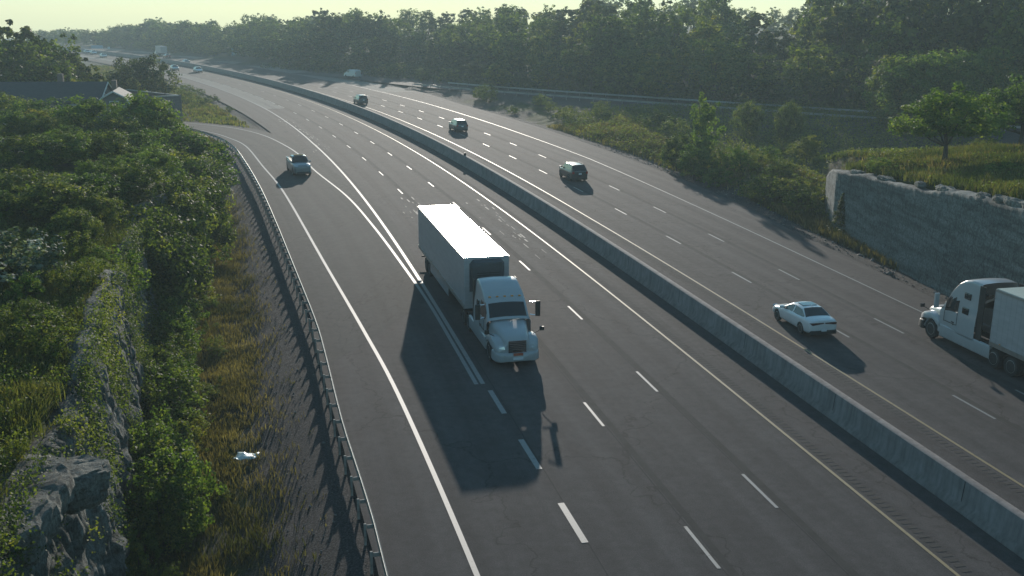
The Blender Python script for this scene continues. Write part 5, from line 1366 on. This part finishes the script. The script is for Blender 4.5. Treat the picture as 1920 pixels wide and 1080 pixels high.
# ---- ground cover (uncountable)
def tufts(name, x, y, h, wd, mat, label=None, nb=4, lean=.5, leafy=False, seed=5, jit=.12):
    r = np.random.default_rng(seed); n = len(x); z = terrain(x, y)
    k = np.repeat(np.arange(n), nb); N_ = len(k)
    b0 = np.stack([x[k] + r.normal(size=N_) * jit, y[k] + r.normal(size=N_) * jit, z[k] - .03], 1)
    hh = (h[k] if np.ndim(h) else h) * r.uniform(.5, 1.2, N_)
    ang = r.uniform(0, 6.28, N_); ln = r.uniform(0, lean, N_) * hh
    tip = b0 + np.stack([np.cos(ang) * ln, np.sin(ang) * ln, hh], 1)
    mid = (b0 + tip) / 2 + np.array([0, 0, 1.0]) * (hh * .1)[:, None]
    a2 = ang + r.uniform(.8, 2.2, N_); wv_ = np.stack([np.cos(a2), np.sin(a2), 0 * a2], 1) * ((wd[k] if np.ndim(wd) else wd) * r.uniform(.6, 1.3, N_))[:, None] / 2
    tn = np.clip(.45 + .8 * fbm(x[k] / 3, y[k] / 3, seed + 70, 3) + r.normal(size=N_) * .13, 0, 1)
    V = np.stack([b0 - wv_ * .6, b0 + wv_ * .6, mid + wv_, tip, mid - wv_], 1).reshape(-1, 3)
    F_ = np.arange(N_ * 5).reshape(-1, 5)
    me = np_mesh(name, V, F_, mat, tint=tn)
    return tag(link(name, me), label, kind='stuff')
def region(n, x0, x1, y0, y1, fn, seed):
    r = np.random.default_rng(seed); x = r.uniform(x0, x1, n); y = r.uniform(y0, y1, n); k = fn(x, y, r.uniform(0, 1, n)); return x[k], y[k]
def rl_(x, y):
    s, o = SO(x, y); return O_RAIL(np.clip(s, -110, 172)) - o, s, o
# left plateau weeds
def f1(x, y, u): e = CLx_left(y) - x; return (e > .05) & (u < .6 + .4 * sm(.3, 1.2, e)) & (fbm(x / 2.5, y / 2.5, 61, 3) > -.45)
x, y = region(60000, -40, -6, 14, 66, f1, 1)
tufts('plateau_weeds', x, y, .30 + .45 * np.clip(fbm(x / 2, y / 2, 8, 3) + .4, 0, 1), .032, MT['grass'], seed=2, nb=5, lean=.9)
r5 = np.random.default_rng(4)
x, y = region(26000, -36, -6, 14, 62, lambda x, y, u: (CLx_left(y) - x > -.1) & (fbm(x / 2.2, y / 2.2, 44, 3) > -.15), 8)
def leafy(name, x, y, h, size, mat, n=14, seed=3):
    r = np.random.default_rng(seed); z = terrain(x, y); k = np.repeat(np.arange(len(x)), n); m = len(k)
    hh = (h[k] if np.ndim(h) else h)
    P_ = np.stack([x[k] + r.normal(size=m) * .13, y[k] + r.normal(size=m) * .13, z[k] + hh * r.uniform(.05, 1, m)], 1)
    V = leaf_quads(P_, np.stack([r.normal(size=m) * .4, r.normal(size=m) * .4 - .2, np.ones(m)], 1), size, r)
    tn = np.clip(.45 + .7 * fbm(x[k] / 2.5, y[k] / 2.5, seed + 5, 3) + r.normal(size=m) * .12, 0, 1)
    return tag(link(name, np_mesh(name, V, np.arange(len(V)).reshape(-1, 4), mat, tint=tn)), kind='stuff')
leafy('plateau_undergrowth', x, y, .30 + .6 * np.clip(fbm(x / 1.3, y / 1.3, 45) + .3, 0, 1), .09, MT['leaf_a'], 11)
x, y = region(2600, -36, -6, 14, 62, lambda x, y, u: (CLx_left(y) - x > .2) & (fbm(x / 3.2, y / 3.2, 144, 3) > .12), 9)
leafy('goldenrod_patches', x, y, .8, .10, MT['leaf_c'], 14, seed=6)
# slope left of the guard rail: dry grass band, then green at the foot of the rock
def f2(x, y, u):
    d, s, o = rl_(x, y); return (d > 2.0) & (d < 9.5) & (x > CLx_left(y) + .2) & (u < np.exp(-((d - 5.6) / 1.9) ** 2) * (1.1 + 2.2 * fbm(x / 1.3, y / 1.3, 91, 3)))
x, y = region(170000, -34, -3, 16, 105, f2, 11)
tufts('dry_grass', x, y, .36, .035, MT['drygrass'], seed=12, nb=3, lean=.8)
def f3(x, y, u):
    d, s, o = rl_(x, y); return (d > 6.4) & (d < 12.5) & (x > CLx_left(y) - .2) & (u < sm(5.5, 8.5, d) * (.8 + fbm(x / 1.6, y / 1.6, 17, 3)))
x, y = region(22000, -48, -3, 16, 120, f3, 13)
leafy('slope_undergrowth', x, y, .5 + .4 * np.clip(fbm(x / 1.4, y / 1.4, 19), 0, 1), .10, MT['leaf_a'], 9, seed=14)
def f4(x, y, u):
    d, s, o = rl_(x, y); return (d > 1.2) & (d < 5.5) & (u < .10 + .25 * (fbm(x / 1.2, y / 1.2, 37, 3) > .12))
x, y = region(30000, -50, -3, 16, 150, f4, 15)
tufts('sparse_gravel_weeds', x, y, .16, .04, MT['drygrass'], seed=16, nb=3, lean=1.0)
# right plateau grass
x, y = region(70000, 28, 75, 45, 118, lambda x, y, u: (x > CLx_right(y) + 1.0) & (fbm(x / 4, y / 4, 29, 3) > -.38), 17)
tufts('plateau_grass', x, y, .55 + .3 * np.clip(fbm(x / 3, y / 3, 38), 0, 1), .06, MT['grass'], seed=18, nb=4)
x, y = region(16000, 28, 75, 45, 118, lambda x, y, u: (x > CLx_right(y) + .6) & (fbm(x / 3, y / 3, 129, 3) > .05), 117)
tufts('plateau_straw', x, y, .7, .06, MT['drygrass'], seed=118, nb=3, lean=.8)
x, y = region(7000, 28, 75, 45, 118, lambda x, y, u: (x > CLx_right(y) + .2) & (fbm(x / 2.4, y / 2.4, 139, 3) > .12), 119)
leafy('plateau_scrub', x, y, .75, .16, MT['leaf_a'], 10, seed=120)
# weeds along the outbound edge and mound
def f5(x, y, u):
    s, o = SO(x, y); d = o - O_PR(s); return (d > 1.8) & (x < CLx_right(y) - .3 + 40 * (y > 93)) & (d < 14) & (u < sm(1.8, 3.6, d) * .9) & (x > 5)
x, y = region(60000, 5, 45, 40, 165, f5, 19)
tufts('roadside_grass', x, y, .6, .09, MT['drygrass'], seed=20, nb=3, lean=.6)
x, y = region(16000, 8, 60, 90, 180, lambda x, y, u: f5(x, y, u) | ((SO(x, y)[1] - O_PR(SO(x, y)[0]) > 4) & (y > 98)), 21)
leafy('mound_undergrowth', x, y, .8, .22, MT['leaf_c'], 9, seed=22)
x, y = region(30000, 20, 32, 50, 100, lambda x, y, u: (CLx_right(y) - x > .3) & (SO(x, y)[1] - O_PR(SO(x, y)[0]) > 2.4) & (u < .25 + 1.6 * (fbm(x / 1.3, y / 1.3, 151, 3) > -.05)), 152)
tufts('rock_base_weeds', x, y, .75, .07, MT['drygrass'], seed=153, nb=4, lean=.7)
for (px, yb, dep, h_) in ((1548, 395, 91, 2.4), (1530, 380, 95, 2.2), (1562, 405, 88, 1.5), (1525, 400, 91, 1.6)):
    TB('sh1', px, yb, dep, h_, 'brushy weed clump growing against the left end of the right rock face', 'shrub', 1.2, 'weed clumps at the end of the right rock face')
# grassy triangle and verge far left
def f6(x, y, u):
    s, o = SO(x, y); d, k_ = dist_poly(x, y, RAMPC); return (s > 118) & (o < O_ML(s) - 2.2) & (d > 5.0) & (o > -70)
x, y = region(42000, -130, -28, 130, 330, lambda x, y, u: f6(x, y, u) & (fbm(x / 7, y / 7, 66, 3) > -.25), 23)
tufts('triangle_grass', x, y, .45 + .4 * np.clip(fbm(x / 6, y / 6, 67), 0, 1), .22, MT['grass_bright'], seed=24, nb=3, jit=.3)
x, y = region(26000, -130, -28, 130, 330, lambda x, y, u: f6(x, y, u) & (fbm(x / 5, y / 5, 68, 3) > .0), 25)
tufts('triangle_dry_grass', x, y, .6, .22, MT['drygrass'], seed=26, nb=3, jit=.3)
# brush floor under the wood
def f7(x, y, u):
    d, k_ = dist_poly(x, y, OR); return (d > 6) & (d < 60) & (y > np.interp(x, OR[:, 0], OR[:, 1]) - 2)
x, y = region(22000, -80, 130, 150, 330, f7, 27)
leafy('wood_undergrowth', x, y, 1.3, .6, MT['leaf_b'], 6, seed=28)

# plants rooted in cracks of the left rock face
r_p = np.random.default_rng(77); yy = r_p.uniform(20, 62, 5200); hh = r_p.uniform(.05, 1.05, 5200)
kk = (fbm(yy / 1.3, hh * 2.6, 55, 3) > .13 - .35 * (hh > .85)); yy = yy[kk]; hh = hh[kk]
zz = -1.2 + hh * (lt(yy) + 1.2); xx = CLx_left(yy) + (1 - hh) * 1.1 + .15 + r_p.normal(size=len(yy)) * .15
n_ = 24; k_ = np.repeat(np.arange(len(yy)), n_); m_n = len(k_)
P_ = np.stack([xx[k_] + r_p.normal(size=m_n) * .14 + .08, yy[k_] + r_p.normal(size=m_n) * .18, zz[k_] + r_p.normal(size=m_n) * .16], 1)
V = leaf_quads(P_, np.stack([np.ones(m_n) * .8, r_p.normal(size=m_n) * .4, np.ones(m_n) * .7], 1), .10, r_p)
tag(link('rock_face_plants', np_mesh('rock_face_plants', V, np.arange(len(V)).reshape(-1, 4), MT['leaf_a'], tint=np.clip(.5 + .6 * fbm(yy[k_] / 2, hh[k_] * 3, 5, 3) + r_p.normal(size=m_n) * .12, 0, 1))), kind='stuff')

# ---- rock slabs on the left
def slab(label, x, y, z, dx, dy, dz, a, seed, mat='rock_light'):
    m = MB(); n = 56; rings = []
    prof = [(.80, -dz), (.92, -dz * .8), (.90, -dz * .6), (1.0, -dz * .55), (.97, -dz * .3), (1.03, -dz * .25), (1.0, -.06), (.97, -.01), (.86, .0), (.84, .06), (.62, .05), (.4, .09), (.2, .06), (.01, .06)]
    for lv, (sc, zz) in enumerate(prof):
        ring = []
        for k in range(n):
            t_ = 2 * math.pi * k / n; cx, cy = math.cos(t_), math.sin(t_)
            q = 1 + .34 * float(vnoise(cx * 1.3 + seed, cy * 1.3, seed)) + .20 * float(np.round(vnoise(cx * 4 + seed, cy * 4 + zz, seed + 1) * 4) / 4) + .07 * float(vnoise(cx * 14, cy * 14 + lv, seed))
            xx, yy_ = dx * sc * q * cx, dy * sc * q * cy
            ring.append((xx, yy_, zz + .12 * float(np.round(vnoise(xx * 1.6 + seed, yy_ * 1.6, 4) * 5) / 5) + .05 * float(vnoise(xx * 6, yy_ * 6, 7))))
        rings.append(ring)
    m.loft(rings); o = m.build('rock_slab', MT[mat], None); o.location = (x, y, z); o.rotation_euler = (random.uniform(-.04, .06), .03, a)
    return tag(o, label, 'rock')
slab('large cracked pale rock slab in the lower left corner of the photo', -12.9, 23.6, 5.55, 1.7, 2.4, 1.2, .2, 3)
slab('smaller cracked slab behind the large one in the lower left corner', -12.2, 26.2, 5.1, 1.0, 1.1, 1.0, .5, 6)
slab('pale stepped rock ledge at the edge of the left plateau below the yellow shrub', -17.0, 39.6, 5.35, .9, 1.9, 1.0, -.15, 9)
slab('small pale rock ledge above the larger stepped one', -17.6, 43.2, 5.45, .6, 1.1, .8, -.1, 12)
slab('narrow pale rock ledge highest up the left rock edge', -18.7, 46.6, 5.45, .6, .8, .7, 0, 15)

for i, (px, py, w_) in enumerate(((1612, 322, .7), (1650, 334, .8), (1700, 344, .6), (1745, 353, .9), (1795, 366, .7), (1838, 372, .8), (1880, 379, .9), (1912, 384, .8))):
    zz = 4.2 + (91 - [84, 79, 72, 68, 63, 60.5, 59, 57.5][i]) * .078
    gx2, gy2 = gpt(px, py, zz + .25)
    slab('flat pale stone lying on the lip of the right rock cut', float(CLx_right(gy2)) + .45, gy2, zz + .28, w_ * .6, w_ * 1.3, .35, random.uniform(-.3, .3), 20 + i)['group'] = 'flat stones on the lip of the right rock cut'

# loose stones on the gravel slopes
def stones(name, x, y, size, mat, seed):
    r = np.random.default_rng(seed); n = len(x); z = terrain(x, y)
    base = np.array([(1, 0, 0), (0, 1, 0), (-1, 0, 0), (0, -1, 0), (0, 0, .8), (0, 0, -.6)], float)
    sc = (size * r.uniform(.4, 1.5, n) ** 1.6)[:, None, None] * r.uniform(.6, 1.2, (n, 1, 3)); a = r.uniform(0, 6.28, n); c, s2 = np.cos(a), np.sin(a)
    V = base[None] * sc * r.uniform(.7, 1.2, (n, 6, 1)); X = V[..., 0] * c[:, None] - V[..., 1] * s2[:, None]; Y = V[..., 0] * s2[:, None] + V[..., 1] * c[:, None]
    V = np.stack([X + x[:, None], Y + y[:, None], V[..., 2] + z[:, None] + .02], -1).reshape(-1, 3)
    f = np.array([(0, 1, 4), (1, 2, 4), (2, 3, 4), (3, 0, 4), (1, 0, 5), (2, 1, 5), (3, 2, 5), (0, 3, 5)]); F_ = (f[None] + (np.arange(n) * 6)[:, None, None]).reshape(-1, 3)
    return tag(link(name, np_mesh(name, V, F_, mat)), kind='stuff')
MT['stone'] = simple('loose_stone', (.15, .145, .14), .95, scale=1.3, var=.7)
x, y = region(30000, -50, 0, 14, 150, lambda x, y, u: (rl_(x, y)[0] > .5) & (rl_(x, y)[0] < 5.5) & (fbm(x / 1.5, y / 1.5, 13, 3) > -.3), 31)
stones('gravel_stones', x, y, .038, MT['stone'], 32)
x, y = region(16000, 5, 40, 40, 140, lambda x, y, u: (SO(x, y)[1] - O_PR(SO(x, y)[0]) > .4) & (SO(x, y)[1] - O_PR(SO(x, y)[0]) < 3.6), 33)
stones('shoulder_stones', x, y, .07, MT['stone'], 34)
x, y = region(2600, -34, 35, 18, 100, lambda x, y, u: ((np.abs(x - CLx_left(y) - 1.6) < 1.2) & (y < 84)) | ((np.abs(x - CLx_right(y) + 1.2) < 1.1) & (y > 45)), 35)
stones('fallen_rubble', x, y, .20, MT['stone'], 36)

# ---- litter
x, y = gpt(462, 855, -.9)
r = np.random.default_rng(12); n = 10
g_ = np.linspace(-.45, .45, n); gX, gY = np.meshgrid(g_, g_ * .8)
gZ = .10 + .16 * fbm(gX * 5, gY * 5, 3, 3) + .10 * np.exp(-(gX ** 2 + gY ** 2) * 14)
gX = gX * (1 + .2 * vnoise(gY * 5, gX * 3, 8)); idx = np.arange(n * n).reshape(n, n)
F_ = np.stack([idx[:-1, :-1], idx[:-1, 1:], idx[1:, 1:], idx[1:, :-1]], -1).reshape(-1, 4)
bagm = simple('pale_plastic', (.55, .68, .66), .35, var=.1)
lit = link('plastic_bag', np_mesh('plastic_bag', np.stack([gX, gY, gZ], -1).reshape(-1, 3), F_, bagm, smooth=True)); lit.location = (x, y, tz(x, y) + .1)
sol = lit.modifiers.new('thickness', 'SOLIDIFY'); sol.thickness = .012
tag(lit, 'crumpled pale plastic bag lying on the dark slope left of the guard rail', 'litter')
print('trees', sum(1 for o in COL.objects if o.get('category') == 'tree'))

# ------------------------------------------------------------------ haze
hm = bpy.data.materials.new('haze'); hm.use_nodes = True; t = hm.node_tree
t.nodes.remove(t.nodes['Principled BSDF'])
pv = t.nodes.new('ShaderNodeVolumePrincipled'); pv.inputs['Density'].default_value = .00055; pv.inputs['Color'].default_value = (.74, .93, .97, 1); pv.inputs['Anisotropy'].default_value = .15
t.links.new(pv.outputs[0], t.nodes['Material Output'].inputs['Volume'])
hz = MB().box((0, 0, 7), (3200, 3200, 76)).build('haze', hm); tag(hz, kind='stuff')
